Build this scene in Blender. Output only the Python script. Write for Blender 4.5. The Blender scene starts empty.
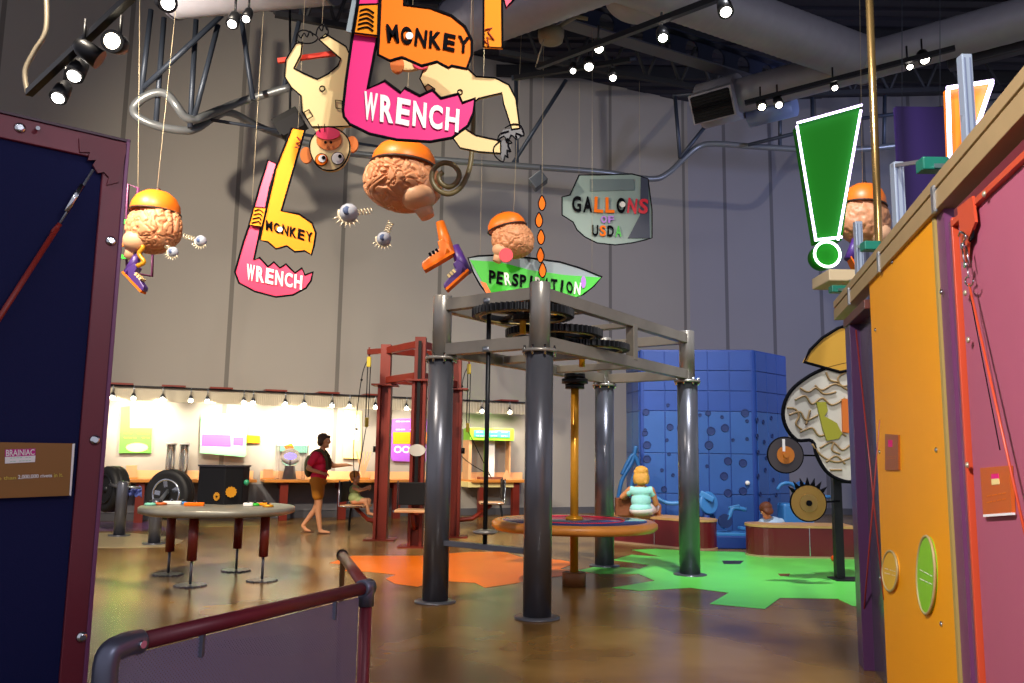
import bpy, bmesh, math, random
from mathutils import Vector, Matrix, noise
random.seed(7)
PI = math.pi
SC = bpy.context.scene
COL = SC.collection

# ------------------------------------------------------------------ camera, world, big lights, exposure
FPX = 830.0
CAMZ = 1.4
PITCH = math.atan(114.0/FPX)
cd = bpy.data.cameras.new('camera'); cam = bpy.data.objects.new('camera', cd); COL.objects.link(cam)
cam.location = (0, 0, CAMZ); ROLL = .0145
cam.rotation_euler = (Matrix.Rotation(PI/2+PITCH, 3, 'X') @ Matrix.Rotation(ROLL, 3, 'Z')).to_euler()
cd.sensor_width = 36; cd.lens = FPX/1024*36; cd.clip_end = 200; cd.clip_start = 0.05
SC.camera = cam
w = bpy.data.worlds.new('world'); SC.world = w; w.use_nodes = True
w.node_tree.nodes['Background'].inputs[0].default_value = (0.88, 0.86, 1.0, 1)
w.node_tree.nodes['Background'].inputs[1].default_value = 0.55
SC.view_settings.view_transform = 'Standard'
SC.view_settings.look = 'None'
SC.view_settings.gamma = 1
SC.view_settings.exposure = 0.0
SC.view_settings.use_curve_mapping = False
SC.cycles.caustics_reflective = False; SC.cycles.caustics_refractive = False; SC.cycles.sample_clamp_indirect = 4
CP, SP = math.cos(PITCH), math.sin(PITCH)

def ray(px, py):
    a = (px-512)/FPX; b = (341.5-py)/FPX
    rx = a*math.cos(ROLL)-b*math.sin(ROLL); up = a*math.sin(ROLL)+b*math.cos(ROLL)
    return Vector((rx, CP-up*SP, SP+up*CP))
def P(px, py, Y):
    r = ray(px, py); t = Y/r.y
    return Vector((r.x*t, Y, CAMZ+r.z*t))
def F(px, py, z=0.0):
    r = ray(px, py); t = (z-CAMZ)/r.z
    return Vector((r.x*t, r.y*t, z))
def PLN(px, py, p0, u):      # vertical plane through p0 along horizontal u
    r = ray(px, py); n = Vector((-u.y, u.x, 0))
    t = n.dot(Vector((p0.x, p0.y, 0)))/n.dot(r)
    return Vector((r.x*t, r.y*t, CAMZ+r.z*t))

def area(name, loc, target, size, power, col, sy=None):
    l = bpy.data.lights.new(name, 'AREA'); l.energy = power; l.color = col; l.size = size
    if sy: l.shape = 'RECTANGLE'; l.size_y = sy
    o = bpy.data.objects.new(name, l); COL.objects.link(o); o.location = loc
    o.rotation_euler = (Vector(target)-Vector(loc)).to_track_quat('-Z', 'Y').to_euler()
    return o
def spot(name, loc, target, power, col, angle=60, blend=.6, r=.05):
    l = bpy.data.lights.new(name, 'SPOT'); l.energy = power; l.color = col
    l.spot_size = math.radians(angle); l.spot_blend = blend; l.shadow_soft_size = r
    o = bpy.data.objects.new(name, l); COL.objects.link(o); o.location = loc
    o.rotation_euler = (Vector(target)-Vector(loc)).to_track_quat('-Z', 'Y').to_euler()
    return o
WARM = (1.0, .86, .68); NEUT = (1.0, .93, .82); BLUE = (.55, .62, 1.0)
# hall lights hung high out of the frame, plus added fill
spot('hall_and_fill_spot', (-6.2, 8.6, 6.6), (-3.0, 17.5, 5.2), 2500, WARM, 100, .9, .07)
spot('hall_and_fill_spot', (-1.0, 12.5, 8.6), (-1.0, 18.5, 5.5), 500, NEUT, 110, 1, .5)
spot('hall_and_fill_spot', (1.5, 1.0, 7.5), (1.0, 9.5, 1.5), 1600, NEUT, 70, .8, .12)
spot('hall_and_fill_spot', (8.0, 12.0, 6.6), (6.5, 21, 5.0), 1500, BLUE, 120, 1, .5)
spot('hall_and_fill_spot', (2.6, 7.6, 8.4), (3.6, 12.6, 0.6), 2600, (.95, .96, 1), 62, .8, .15)
spot('hall_and_fill_spot', (-4.0, 5.0, 8.3), (-3.4, 13.2, 0.4), 4800, WARM, 75, .9, .1)
spot('hall_and_fill_spot', (1.0, 1.0, 7.0), (-.4, 7.0, 4.4), 900, NEUT, 45, .8, .05)
spot('hall_and_fill_spot', (-2.2, .2, 4.6), (2.4, 4.2, 1.5), 2100, (1, .95, .95), 60, .9, .25)  # fill light added on the camera side to brighten the yellow and mauve partitions
spot('hall_and_fill_spot', (2.5, -.8, 3.6), (-1.6, 2.4, 1.2), 120, (.9, .9, 1), 70, .9, .25)
spot('hall_and_fill_spot', (3.0, 8.5, 8.6), (1.0, 14, 3.8), 1200, NEUT, 45, .7, .06)

# ------------------------------------------------------------------ materials
def lin(c):
    if isinstance(c, str):
        c = tuple(int(c[i:i+2], 16)/255 for i in (0, 2, 4))
    return tuple((x/12.92 if x <= .04045 else ((x+.055)/1.055)**2.4) for x in c)
MATS = {}
def mat(name, col, rough=.5, metal=0, emit=0, ecol=None, var=0, vscale=6, bump=0, bscale=40, spec=.5, alpha=1, trans=0, coat=0):
    if name in MATS: return MATS[name]
    m = bpy.data.materials.new(name); m.use_nodes = True; MATS[name] = m
    nt = m.node_tree; b = nt.nodes['Principled BSDF']
    c = lin(col)
    b.inputs['Base Color'].default_value = (*c, 1)
    b.inputs['Roughness'].default_value = rough
    b.inputs['Metallic'].default_value = metal
    b.inputs['Specular IOR Level'].default_value = spec
    b.inputs['Alpha'].default_value = alpha
    b.inputs['Transmission Weight'].default_value = trans
    b.inputs['Coat Weight'].default_value = coat
    if emit:
        b.inputs['Emission Color'].default_value = (*lin(ecol or col), 1)
        b.inputs['Emission Strength'].default_value = emit
    tc = nt.nodes.new('ShaderNodeTexCoord')
    if var:
        n = nt.nodes.new('ShaderNodeTexNoise'); n.inputs['Scale'].default_value = vscale; n.inputs['Detail'].default_value = 5
        nt.links.new(tc.outputs['Object'], n.inputs['Vector'])
        r = nt.nodes.new('ShaderNodeMapRange'); r.inputs['To Min'].default_value = 1-var; r.inputs['To Max'].default_value = 1+var
        r.inputs['From Min'].default_value = .25; r.inputs['From Max'].default_value = .75
        nt.links.new(n.outputs['Fac'], r.inputs['Value'])
        mx = nt.nodes.new('ShaderNodeVectorMath'); mx.operation = 'SCALE'; mx.inputs[0].default_value = c
        nt.links.new(r.outputs[0], mx.inputs['Scale']); nt.links.new(mx.outputs[0], b.inputs['Base Color'])
    if bump:
        n = nt.nodes.new('ShaderNodeTexNoise'); n.inputs['Scale'].default_value = bscale
        nt.links.new(tc.outputs['Object'], n.inputs['Vector'])
        bp = nt.nodes.new('ShaderNodeBump'); bp.inputs['Strength'].default_value = bump; bp.inputs['Distance'].default_value = .01
        nt.links.new(n.outputs['Fac'], bp.inputs['Height']); nt.links.new(bp.outputs[0], b.inputs['Normal'])
    return m

def wall_mat(name, col, period, off, var=.05):
    m = bpy.data.materials.new(name); m.use_nodes = True
    nt = m.node_tree; b = nt.nodes['Principled BSDF']; b.inputs['Roughness'].default_value = .85
    c = lin(col)
    tc = nt.nodes.new('ShaderNodeTexCoord'); s = nt.nodes.new('ShaderNodeSeparateXYZ'); nt.links.new(tc.outputs['Object'], s.inputs[0])
    a = nt.nodes.new('ShaderNodeMath'); a.operation = 'ADD'; a.inputs[1].default_value = off; nt.links.new(s.outputs['X'], a.inputs[0])
    d = nt.nodes.new('ShaderNodeMath'); d.operation = 'DIVIDE'; d.inputs[1].default_value = period; nt.links.new(a.outputs[0], d.inputs[0])
    f = nt.nodes.new('ShaderNodeMath'); f.operation = 'FRACT'; nt.links.new(d.outputs[0], f.inputs[0])
    g = nt.nodes.new('ShaderNodeMath'); g.operation = 'LESS_THAN'; g.inputs[1].default_value = .09/period; nt.links.new(f.outputs[0], g.inputs[0])
    n = nt.nodes.new('ShaderNodeTexNoise'); n.inputs['Scale'].default_value = .6; nt.links.new(tc.outputs['Object'], n.inputs['Vector'])
    r = nt.nodes.new('ShaderNodeMapRange'); r.inputs['To Min'].default_value = 1-var; r.inputs['To Max'].default_value = 1+var
    nt.links.new(n.outputs['Fac'], r.inputs['Value'])
    mx = nt.nodes.new('ShaderNodeVectorMath'); mx.operation = 'SCALE'; mx.inputs[0].default_value = c; nt.links.new(r.outputs[0], mx.inputs['Scale'])
    mm = nt.nodes.new('ShaderNodeMix'); mm.data_type = 'RGBA'; nt.links.new(g.outputs[0], mm.inputs['Factor'])
    nt.links.new(mx.outputs[0], mm.inputs['A']); mm.inputs['B'].default_value = (*[x*.5 for x in c], 1)
    nt.links.new(mm.outputs['Result'], b.inputs['Base Color'])
    return m

def floor_mat():
    m = bpy.data.materials.new('polished concrete'); m.use_nodes = True
    nt = m.node_tree; b = nt.nodes['Principled BSDF']; L = nt.links.new
    tc = nt.nodes.new('ShaderNodeTexCoord')
    n = nt.nodes.new('ShaderNodeTexNoise'); n.inputs['Scale'].default_value = .8; n.inputs['Detail'].default_value = 3
    L(tc.outputs['Object'], n.inputs['Vector'])
    cr = nt.nodes.new('ShaderNodeValToRGB'); e = cr.color_ramp.elements
    e[0].position = .38; e[0].color = (*lin('62451f'), 1); e[1].position = .64; e[1].color = (*lin('9c7a42'), 1)
    x = e.new(.5); x.color = (*lin('836231'), 1)
    L(n.outputs['Fac'], cr.inputs[0]); L(cr.outputs[0], b.inputs['Base Color'])
    n2 = nt.nodes.new('ShaderNodeTexNoise'); n2.inputs['Scale'].default_value = 1.3; n2.inputs['Detail'].default_value = 2; L(tc.outputs['Object'], n2.inputs['Vector'])
    r = nt.nodes.new('ShaderNodeMapRange'); r.inputs['To Min'].default_value = .21; r.inputs['To Max'].default_value = .27
    L(n2.outputs['Fac'], r.inputs['Value']); L(r.outputs[0], b.inputs['Roughness'])
    return m

M = lambda n: MATS[n]
mat('steel', '96928c', .32, .5, var=.12, vscale=3)
mat('steel dark', '60626c', .28, .5, var=.1, vscale=3)
mat('frame steel', '8f877a', .4, .6, var=.1)
mat('galv', '9aa0a8', .35, .8)
mat('chrome', 'd8dce0', .15, 1)
mat('black', '0b0b0e', .55, spec=.25)
mat('black metal', '1d1e22', .4, .4)
mat('ink', '0a0a10', .9, spec=.1)
mat('rust red', '74200f', .45, .1, var=.1)
mat('maroon', '6e2230', .4, .1, var=.06)
mat('purple', '743c64', .35, .1, var=.06)
mat('purple panel', '2a1058', .55)
mat('navy', '0c1242', .7, spec=.2, bump=.1, bscale=200)
mat('yellow panel', 'f2a006', .5, var=.03, vscale=2)
mat('mauve panel', 'a8566c', .6, var=.04, vscale=2)
mat('orange red', 'c84a2a', .4)
mat('grey panel', '55525f', .2, .5, var=.05)
mat('tan beam', 'ae9468', .5, .2, var=.06)
mat('wood top', 'd88a38', .4, var=.08, vscale=8, coat=.2)
mat('gold', 'd69420', .3, .35)
mat('blue top', '3c4270', .2, coat=.4, var=.2, vscale=5)
mat('blue wall', '163c8c', .55, var=.06)
mat('blue tile', '1a4292', .5, var=.08, vscale=3)
mat('blue tile light', '27549c', .5, var=.08, vscale=3)
mat('blue hole', '102a66', .6)
mat('blue machine', '3d84c8', .4)
mat('bench red', '6b1820', .35, coat=.2)
mat('bench top', 'cf9a62', .5, var=.06)
mat('pink', 'de1478', .6, var=.02)
mat('pink red', 'ea3060', .42)
mat('orange', 'f57404', .65, spec=.25)
mat('orange sign', 'f08a04', .65, spec=.25)
mat('cream', 'eed49a', .65, spec=.25)
mat('white', 'f2f0ec', .5)
mat('brain', 'cc8c62', .5, var=.1, vscale=8)
mat('brain pale', 'd8a680', .5, var=.06)
mat('cap orange', 'f0761a', .42)
mat('shoe purple', '4a2a78', .4)
mat('eye grey', 'aab0c0', .2)
mat('spring', 'e8dcc0', .35, .4)
mat('string', 'c8b898', .7)
mat('green', '2ab82a', .45)
mat('lime', '86cc2c', .45)
mat('teal', '0c6a58', .4)
mat('boat green', '2fc21c', .45)
mat('boat grey', '8e9ca6', .5)
mat('cup grey', '8fa39f', .5)
mat('cup dark', '3c4256', .5)
mat('red', 'e02038', .45)
mat('violet', 'b070d8', .45)
mat('duct', '9a9aa6', .5, .15, var=.05)
mat('strut', '3a4250', .45, .4)
mat('strut blue', '1a2440', .5, .2)
mat('joist', '17181e', .7)
mat('tyre', '121214', .6, bump=.3, bscale=60)
mat('skin', 'd99a70', .55)
mat('skin tan', 'c98452', .55)
mat('brown hair', '3e2214', .6, bump=.4, bscale=90)
mat('ginger hair', 'd08a3c', .6, bump=.4, bscale=90)
mat('blonde hair', 'd49a3c', .6, bump=.4, bscale=90)
mat('pink shirt', 'ea1c4c', .7, bump=.2, bscale=30)
mat('mustard cloth', 'c8801c', .75, bump=.2, bscale=40)
mat('olive cloth', '4c4a30', .8, bump=.2, bscale=40)
mat('aqua shirt', '9ee0dc', .75, bump=.2, bscale=30)
mat('white cloth', 'e6d8d8', .75)
mat('green dress', 'a8b878', .75)
mat('basket', '7a4220', .7, bump=.6, bscale=70)
mat('acrylic', 'ffffff', .05, trans=.95)
mat('lamp glow warm', 'fff0c8', .5, emit=22, ecol='fff0d0')
mat('lamp glow', 'ffffff', .5, emit=14, ecol='fff6ea')
mat('neon', 'ffffff', .4, emit=5, ecol='dcc4ff')
mat('neon green', 'c8ffd8', .4, emit=4, ecol='d8ffe0')
mat('lit green', '046806', .7, spec=.2, emit=.06, ecol='0c9a10')
mat('lit orange', 'e87818', .4, emit=.4, ecol='e87818')
mat('brown sign', '8c5c12', .4)
mat('rust sign', 'c05818', .4)
mat('magenta', 'c81888', .5)
mat('mesh grey', '6a6684', .5, .3)
mat('clamp', '6a6e80', .35, .6)

# ------------------------------------------------------------------ mesh builder
WL = {}   # world location of each object's origin
class MB:
    def __init__(s): s.bm = bmesh.new(); s.smooth = False
    def obox(s, c, u, v, w_):       # half vectors
        c, u, v, w_ = map(Vector, (c, u, v, w_)); vs = []
        for a in (-1, 1):
            for b in (-1, 1):
                for d in (-1, 1): vs.append(s.bm.verts.new(c+u*a+v*b+w_*d))
        for q in ((0,1,3,2),(4,6,7,5),(0,4,5,1),(2,3,7,6),(0,2,6,4),(1,5,7,3)): s.bm.faces.new([vs[i] for i in q])
        return s
    def box(s, c, sx, sy, sz, rz=0):
        cz, sn = math.cos(rz), math.sin(rz)
        return s.obox(c, (cz*sx/2, sn*sx/2, 0), (-sn*sy/2, cz*sy/2, 0), (0, 0, sz/2))
    def bar(s, a, b, wd, ht, up=(0, 0, 1)):
        a, b = Vector(a), Vector(b); d = (b-a); u = Vector(up)
        sd = d.cross(u).normalized(); up2 = sd.cross(d).normalized()
        return s.obox((a+b)/2, d/2, sd*wd/2, up2*ht/2)
    def tube(s, pts, r, n=12, cap=True, close=False):
        pts = [Vector(p) for p in pts]; rr = r if isinstance(r, (list, tuple)) else [r]*len(pts)
        rings = []; N = len(pts); prev = None
        for i, p in enumerate(pts):
            if close: t = pts[(i+1) % N]-pts[i-1]
            else: t = pts[min(i+1, N-1)]-pts[max(i-1, 0)]
            if t.length < 1e-9: t = Vector((0, 0, 1))
            t.normalize()
            if prev is None:
                a = Vector((0, 0, 1)) if abs(t.z) < .9 else Vector((1, 0, 0))
                x = t.cross(a).normalized()
            else:
                x = (prev-t*prev.dot(t))
                x = x.normalized() if x.length > 1e-6 else t.orthogonal().normalized()
            prev = x; y = t.cross(x)
            rings.append([s.bm.verts.new(p+(x*math.cos(2*PI*k/n)+y*math.sin(2*PI*k/n))*rr[i]) for k in range(n)])
        for i in range(N if close else N-1):
            A, B = rings[i], rings[(i+1) % N]
            for k in range(n):
                f = s.bm.faces.new((A[k], A[(k+1) % n], B[(k+1) % n], B[k])); f.smooth = True
        if cap and not close:
            s.bm.faces.new(rings[0][::-1]); s.bm.faces.new(rings[-1])
        return s
    def cyl(s, a, b, r, r2=None, n=24): return s.tube([a, b], [r, r if r2 is None else r2], n)
    def sphere(s, c, r, seg=20, rot=None, ico=None):
        r = (r, r, r) if not isinstance(r, (tuple, list)) else r
        mtx = Matrix.Translation(Vector(c)) @ (rot.to_4x4() if rot else Matrix()) @ Matrix.Diagonal((*r, 1))
        if ico: g = bmesh.ops.create_icosphere(s.bm, subdivisions=ico, radius=1, matrix=mtx)
        else: g = bmesh.ops.create_uvsphere(s.bm, u_segments=seg, v_segments=max(6, seg//2+2), radius=1, matrix=mtx)
        for v in g['verts']:
            for f in v.link_faces: f.smooth = True
        return s
    def lathe(s, c, prof, n=32, axis=(0, 0, 1)):
        c = Vector(c); z = Vector(axis).normalized(); x = z.orthogonal().normalized(); y = z.cross(x); rings = []
        for (r, h) in prof:
            rings.append([s.bm.verts.new(c+z*h+(x*math.cos(2*PI*k/n)+y*math.sin(2*PI*k/n))*max(r, 1e-4)) for k in range(n)])
        for A, B in zip(rings, rings[1:]):
            for k in range(n):
                f = s.bm.faces.new((A[k], A[(k+1) % n], B[(k+1) % n], B[k])); f.smooth = True
        s.bm.faces.new(rings[0][::-1]); s.bm.faces.new(rings[-1])
        return s
    def prism(s, pts, d):          # polygon in 3D + extrude vector
        pts = [Vector(p) for p in pts]; d = Vector(d)
        A = [s.bm.verts.new(p) for p in pts]; B = [s.bm.verts.new(p+d) for p in pts]; n = len(pts)
        fa = s.bm.faces.new(A); fb = s.bm.faces.new(B[::-1]); fa.normal_update(); fb.normal_update()
        for k in range(n): s.bm.faces.new((A[k], B[k], B[(k+1) % n], A[(k+1) % n]))
        bmesh.ops.triangulate(s.bm, faces=[fa, fb])
        return s
    def sheet(s, A, B, rows):      # faces between two lists of points
        a = [s.bm.verts.new(p) for p in A]; b = [s.bm.verts.new(p) for p in B]
        for k in range(len(a)-1): s.bm.faces.new((a[k], a[k+1], b[k+1], b[k]))
        return s
    def mesh(s, name):
        bmesh.ops.recalc_face_normals(s.bm, faces=s.bm.faces)
        me = bpy.data.meshes.new(name); s.bm.to_mesh(me); s.bm.free(); return me
    def build(s, name, m, parent=None, **kw):
        return link(s.mesh(name), name, m, parent, **kw)

def link(me, name, m, parent=None, label=None, cat=None, group=None, kind=None, bevel=0):
    if not isinstance(m, (list, tuple)): m = [m]
    if len(me.materials): me.materials.clear()
    for x in m: me.materials.append(x)
    xs = [v.co for v in me.vertices]
    mn = Vector([min(c[i] for c in xs) for i in range(3)]); mx = Vector([max(c[i] for c in xs) for i in range(3)])
    org = Vector(((mn.x+mx.x)/2, (mn.y+mx.y)/2, mn.z))
    me.transform(Matrix.Translation(-org))
    o = bpy.data.objects.new(name, me); COL.objects.link(o)
    if parent: o.parent = parent; o.location = org-WL[parent.name]
    else: o.location = org
    WL[o.name] = org
    if label: o['label'] = label
    if cat: o['category'] = cat
    if group: o['group'] = group
    if kind: o['kind'] = kind
    if bevel:
        b = o.modifiers.new('bevel', 'BEVEL'); b.width = bevel; b.segments = 2; b.limit_method = 'ANGLE'; b.angle_limit = .7
    return o
def thing(name, label, cat, loc, group=None):
    o = bpy.data.objects.new(name, None); COL.objects.link(o); o.location = loc; o.empty_display_size = .1
    o['label'] = label; o['category'] = cat
    if group: o['group'] = group
    WL[o.name] = Vector(loc); return o
def dup(root, delta, label=None, group=None, rz=0):
    r = root.copy(); COL.objects.link(r); r.location = root.location+Vector(delta); r.rotation_euler.z = root.rotation_euler.z+rz
    if label: r['label'] = label
    if group: r['group'] = group
    for ch in list(root.children):
        c = ch.copy(); COL.objects.link(c); c.parent = r
        for g in list(ch.children):
            d = g.copy(); COL.objects.link(d); d.parent = c
    return r

def smoothpath(pts, k=6):
    pts = [Vector(p) for p in pts]; out = []
    for i in range(len(pts)-1):
        p0 = pts[max(i-1, 0)]; p1 = pts[i]; p2 = pts[i+1]; p3 = pts[min(i+2, len(pts)-1)]
        for j in range(k):
            t = j/k
            out.append(.5*((2*p1)+(-p0+p2)*t+(2*p0-5*p1+4*p2-p3)*t*t+(-p0+3*p1-3*p2+p3)*t**3))
    out.append(pts[-1]); return out

def text_mesh(s, mapper, ext=.004, off=0.0, jitter=0, n=(0, -1, 0)):
    """returns triangulated glyphs as MB; mapper maps (u in 0..1, v in 0..1) to world"""
    mb = MB(); cu = bpy.data.curves.new('t', 'FONT'); cu.body = s; cu.offset = off; cu.resolution_u = 4
    ob = bpy.data.objects.new('t', cu); COL.objects.link(ob)
    dg = bpy.context.evaluated_depsgraph_get(); me = bpy.data.meshes.new_from_object(ob.evaluated_get(dg))
    bm = bmesh.new(); bm.from_mesh(me)
    xs = [v.co.x for v in bm.verts]; ys = [v.co.y for v in bm.verts]
    x0, x1, y0, y1 = min(xs), max(xs), min(ys), max(ys)
    nn = Vector(n)*ext
    vm = {}
    for v in bm.verts:
        u = (v.co.x-x0)/(x1-x0); vv = (v.co.y-y0)/(y1-y0)
        p = mapper(u, vv); vm[v] = (mb.bm.verts.new(p), mb.bm.verts.new(p+nn))
    for f in bm.faces:
        mb.bm.faces.new([vm[v][1] for v in f.verts])
    for e in bm.edges:
        if len(e.link_faces) == 1:
            a, b = e.verts; mb.bm.faces.new((vm[a][0], vm[b][0], vm[b][1], vm[a][1]))
    bm.free(); bpy.data.objects.remove(ob); bpy.data.curves.remove(cu); bpy.data.meshes.remove(me)
    return mb
def quadmap(tl, tr, br, bl, fn):
    """pixel corner quad -> world through fn(px,py)"""
    def m(u, v):
        x = (bl[0]*(1-u)+br[0]*u)*(1-v)+(tl[0]*(1-u)+tr[0]*u)*v
        y = (bl[1]*(1-u)+br[1]*u)*(1-v)+(tl[1]*(1-u)+tr[1]*u)*v
        return fn(x, y)
    return m

def remesh(mb, name, voxel=.008, smooth=4):
    me = mb.mesh(name); ob = bpy.data.objects.new('tmp', me); COL.objects.link(ob)
    m = ob.modifiers.new('r', 'REMESH'); m.mode = 'VOXEL'; m.voxel_size = voxel; m.use_smooth_shade = True
    if smooth:
        k = ob.modifiers.new('s', 'SMOOTH'); k.iterations = smooth; k.factor = .5
    dg = bpy.context.evaluated_depsgraph_get(); out = bpy.data.meshes.new_from_object(ob.evaluated_get(dg))
    bpy.data.objects.remove(ob); bpy.data.meshes.remove(me)
    for p in out.polygons: p.use_smooth = True
    return out

# ------------------------------------------------------------------ structure
WA = P(100, 455, 16.7); WB = P(525, 455, 20.4); WA.z = WB.z = 0; WU = (WB-WA).normalized(); WN = Vector((WU.y, -WU.x, 0))  # normal towards room
_d = WB-WA; _k = P(690, 300, 1).x
CORNER = WA+_d*((_k*WA.y-WA.x)/(_d.x-_k*_d.y))
RC = Vector((15.0, CORNER.y-1.0, 0)); RU = (RC-CORNER).normalized(); RN = Vector((RU.y, -RU.x, 0))
def struct_wall(name, a, b, h, m, th=.3, zb=0):
    L_ = (b-a).length; mb = MB().box((0, th/2, h/2), L_, th, h)
    me = mb.mesh(name); me.materials.append(m); o = bpy.data.objects.new(name, me); COL.objects.link(o)
    o.location = (a+b)/2+Vector((0, 0, zb)); o.rotation_euler.z = math.atan2((b-a).y, (b-a).x); o['kind'] = 'structure'; return o
LW0 = WA-WU*7.5
struct_wall('wall_left', LW0, CORNER+WU*.2, 11.4, wall_mat('beige wall', '96918a', 2.35, 1.2))
struct_wall('wall_right', CORNER, RC, 11.4, wall_mat('grey wall', '84848e', 1.25, .4))
# floor with inlaid gear patches
fb = MB(); fb.box((1.0, 11.0, -.1), 34, 26, .2)
for f in fb.bm.faces: f.material_index = 0
def patch(pts, mi, z=.004):
    n0 = set(fb.bm.faces); fb.prism([F(*p)+Vector((0, 0, z)) for p in pts], (0, 0, -.02))
    for f in fb.bm.faces:
        if f not in n0: f.material_index = mi
orange_px = [(352,556),(420,556),(470,552),(505,552),(520,557),(560,560),(575,563),(560,569),(590,573),(545,578),(512,584),(485,588),(475,583),(440,581),(418,587),(395,584),(386,579),(396,575),(370,572),(345,571),(350,566),(330,563)]
green_px = [(612,560),(632,555),(662,557),(632,550),(655,549),(690,551),(735,552),(855,556),(900,560),(910,600),(868,608),(852,606),(838,599),(780,598),(765,609),(710,604),(729,593),(690,588),(640,591),(612,588),(655,581),(638,574),(600,574),(577,571),(600,566),(640,569),(650,565)]
def grow(pts, k=1.02):
    cx = sum(p[0] for p in pts)/len(pts); cy = sum(p[1] for p in pts)/len(pts)
    return [(cx+(x-cx)*k, cy+(y-cy)*(k+.01)) for x, y in pts]
patch(grow(orange_px, 1.006), 3, .002); patch(grow(green_px, 1.006), 3, .002)
patch(orange_px, 1); patch(green_px, 2)
patch([(50,540),(90,533),(130,533),(165,536),(184,541),(170,547),(120,548),(70,548)], 4)
patch([(180,521.5),(250,521.5),(262,526),(190,527)], 5, .003); patch([(95,522),(150,521.5),(170,530),(100,531)], 6, .003)
patch([(722,561),(744,561),(740,564.5),(724,564.5)], 3, .005)
patch([(778,574),(790,574),(789,576.5),(780,576.5)], 0, .005)
fo = fb.build('floor', [floor_mat(), mat('floor orange', 'ff7c00', .34, var=.08, vscale=2), mat('floor green', '70e860', .34, var=.08, vscale=1.5),
     mat('floor line', '33241a', .35), mat('floor cream', 'b0a07c', .25, var=.08, vscale=2), mat('floor tan', '9a8a50', .25), mat('floor purple', '6a4a78', .25)])
fo['kind'] = 'structure'
# skirting along the walls
def along(p0, u, n, a, b, z0, z1, d0, d1, mb=None):
    mb = mb or MB(); c = p0+u*((a+b)/2)+n*((d0+d1)/2)+Vector((0, 0, (z0+z1)/2))
    return mb.obox(c, u*((b-a)/2), n*((d1-d0)/2), Vector((0, 0, (z1-z0)/2)))
o = along(WA, WU, WN, -7.4, 13.4, 0, .16, .0, .03).build('baseboard_left', mat('baseboard', '4a4a50', .6), bevel=.004); o['kind'] = 'structure'
o = along(CORNER, RU, RN, .1, 10, 0, .16, 0, .03).build('baseboard_right', M('baseboard')); o['kind'] = 'structure'
o = along(WA, WU, WN, -7.4, (PLN(432, 455, WA, WU)-WA).dot(WU), .16, .72, 0, .05).build('trim_1', mat('dado grey', '66666c', .7)); o['kind'] = 'structure'
# ceiling: ribbed metal deck
cb = MB()
for i in range(60):
    y = -1+i*.42; cb.box((2, y, 11.42), 36, .22, .08)
cb.box((2, 11, 11.5), 36, 26, .08)
o = cb.build('ceiling', mat('deck', '2b2b38', .8)); o['kind'] = 'structure'

# ------------------------------------------------------------------ steel gear frame in the middle
C1 = F(537, 618); C2 = F(435, 602); C3 = F(690, 575); C4 = C2+(C3-C1)
ctr = (C1+C3+C2+C4)/4
gf = thing('gear_tower_frame', 'tall brushed steel frame on four round posts around the turntable, gears in its top', 'frame', ctr)
ZM, ZT = 2.33, 2.97
for c in (C1, C2, C3, C4):
    MB().lathe(c, [(.125, .02), (.125, ZM)], 40).build('post', M('steel dark'), gf)
    MB().lathe(c, [(.095, ZM+.03), (.095, ZT), (.09, ZT+.01)], 40).build('upper_post', M('steel'), gf)
    MB().lathe(c, [(.20, 0), (.20, .012), (.13, .02)], 40).build('base_plate', M('steel dark'), gf)
    col = MB().lathe(c, [(.16, ZM), (.16, ZM+.03)], 32).build('collar', M('steel'), gf)
    for k in range(8):
        a = k*PI/4+.3; q = c+Vector((math.cos(a)*.145, math.sin(a)*.145, 0)); MB().cyl(q+Vector((0, 0, ZM-.03)), q+Vector((0, 0, ZM+.06)), .012, n=6).build('bolt', M('chrome'), col)
def rail(a, b, z, h=.12, wd=.09):
    d = (b-a).normalized()*.08
    MB().bar(a+d+Vector((0, 0, z)), b-d+Vector((0, 0, z)), wd, h).build('rail', M('frame steel'), gf, bevel=.006)
for a, b in ((C1, C2), (C1, C3), (C2, C4), (C3, C4)):
    rail(a, b, ZT-.09); rail(a, b, ZM+.10)
for t in (.3, .62):
    rail(C1.lerp(C3, t), C2.lerp(C4, t), ZM+.10, .08, .1); rail(C1.lerp(C3, t), C2.lerp(C4, t), ZT-.08, .06, .1)
q = C1.lerp(C3, .55); MB().box(q+Vector((0, 0, (ZM+ZT)/2)), .1, .1, ZT-ZM-.25, math.atan2((C3-C1).y, (C3-C1).x)).build('strut', M('frame steel'), gf, bevel=.006)
q = C2.lerp(C4, .55); MB().box(q+Vector((0, 0, (ZM+ZT)/2)), .1, .1, ZT-ZM-.25, math.atan2((C3-C1).y, (C3-C1).x)).build('strut', M('frame steel'), gf, bevel=.006)
dd = (C1-C2).normalized()
MB().bar(C2+dd*.1+Vector((0, 0, .56)), C1-dd*.1+Vector((0, 0, .56)), .07, .05).build('crossbar', M('steel dark'), gf, bevel=.004)
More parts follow.
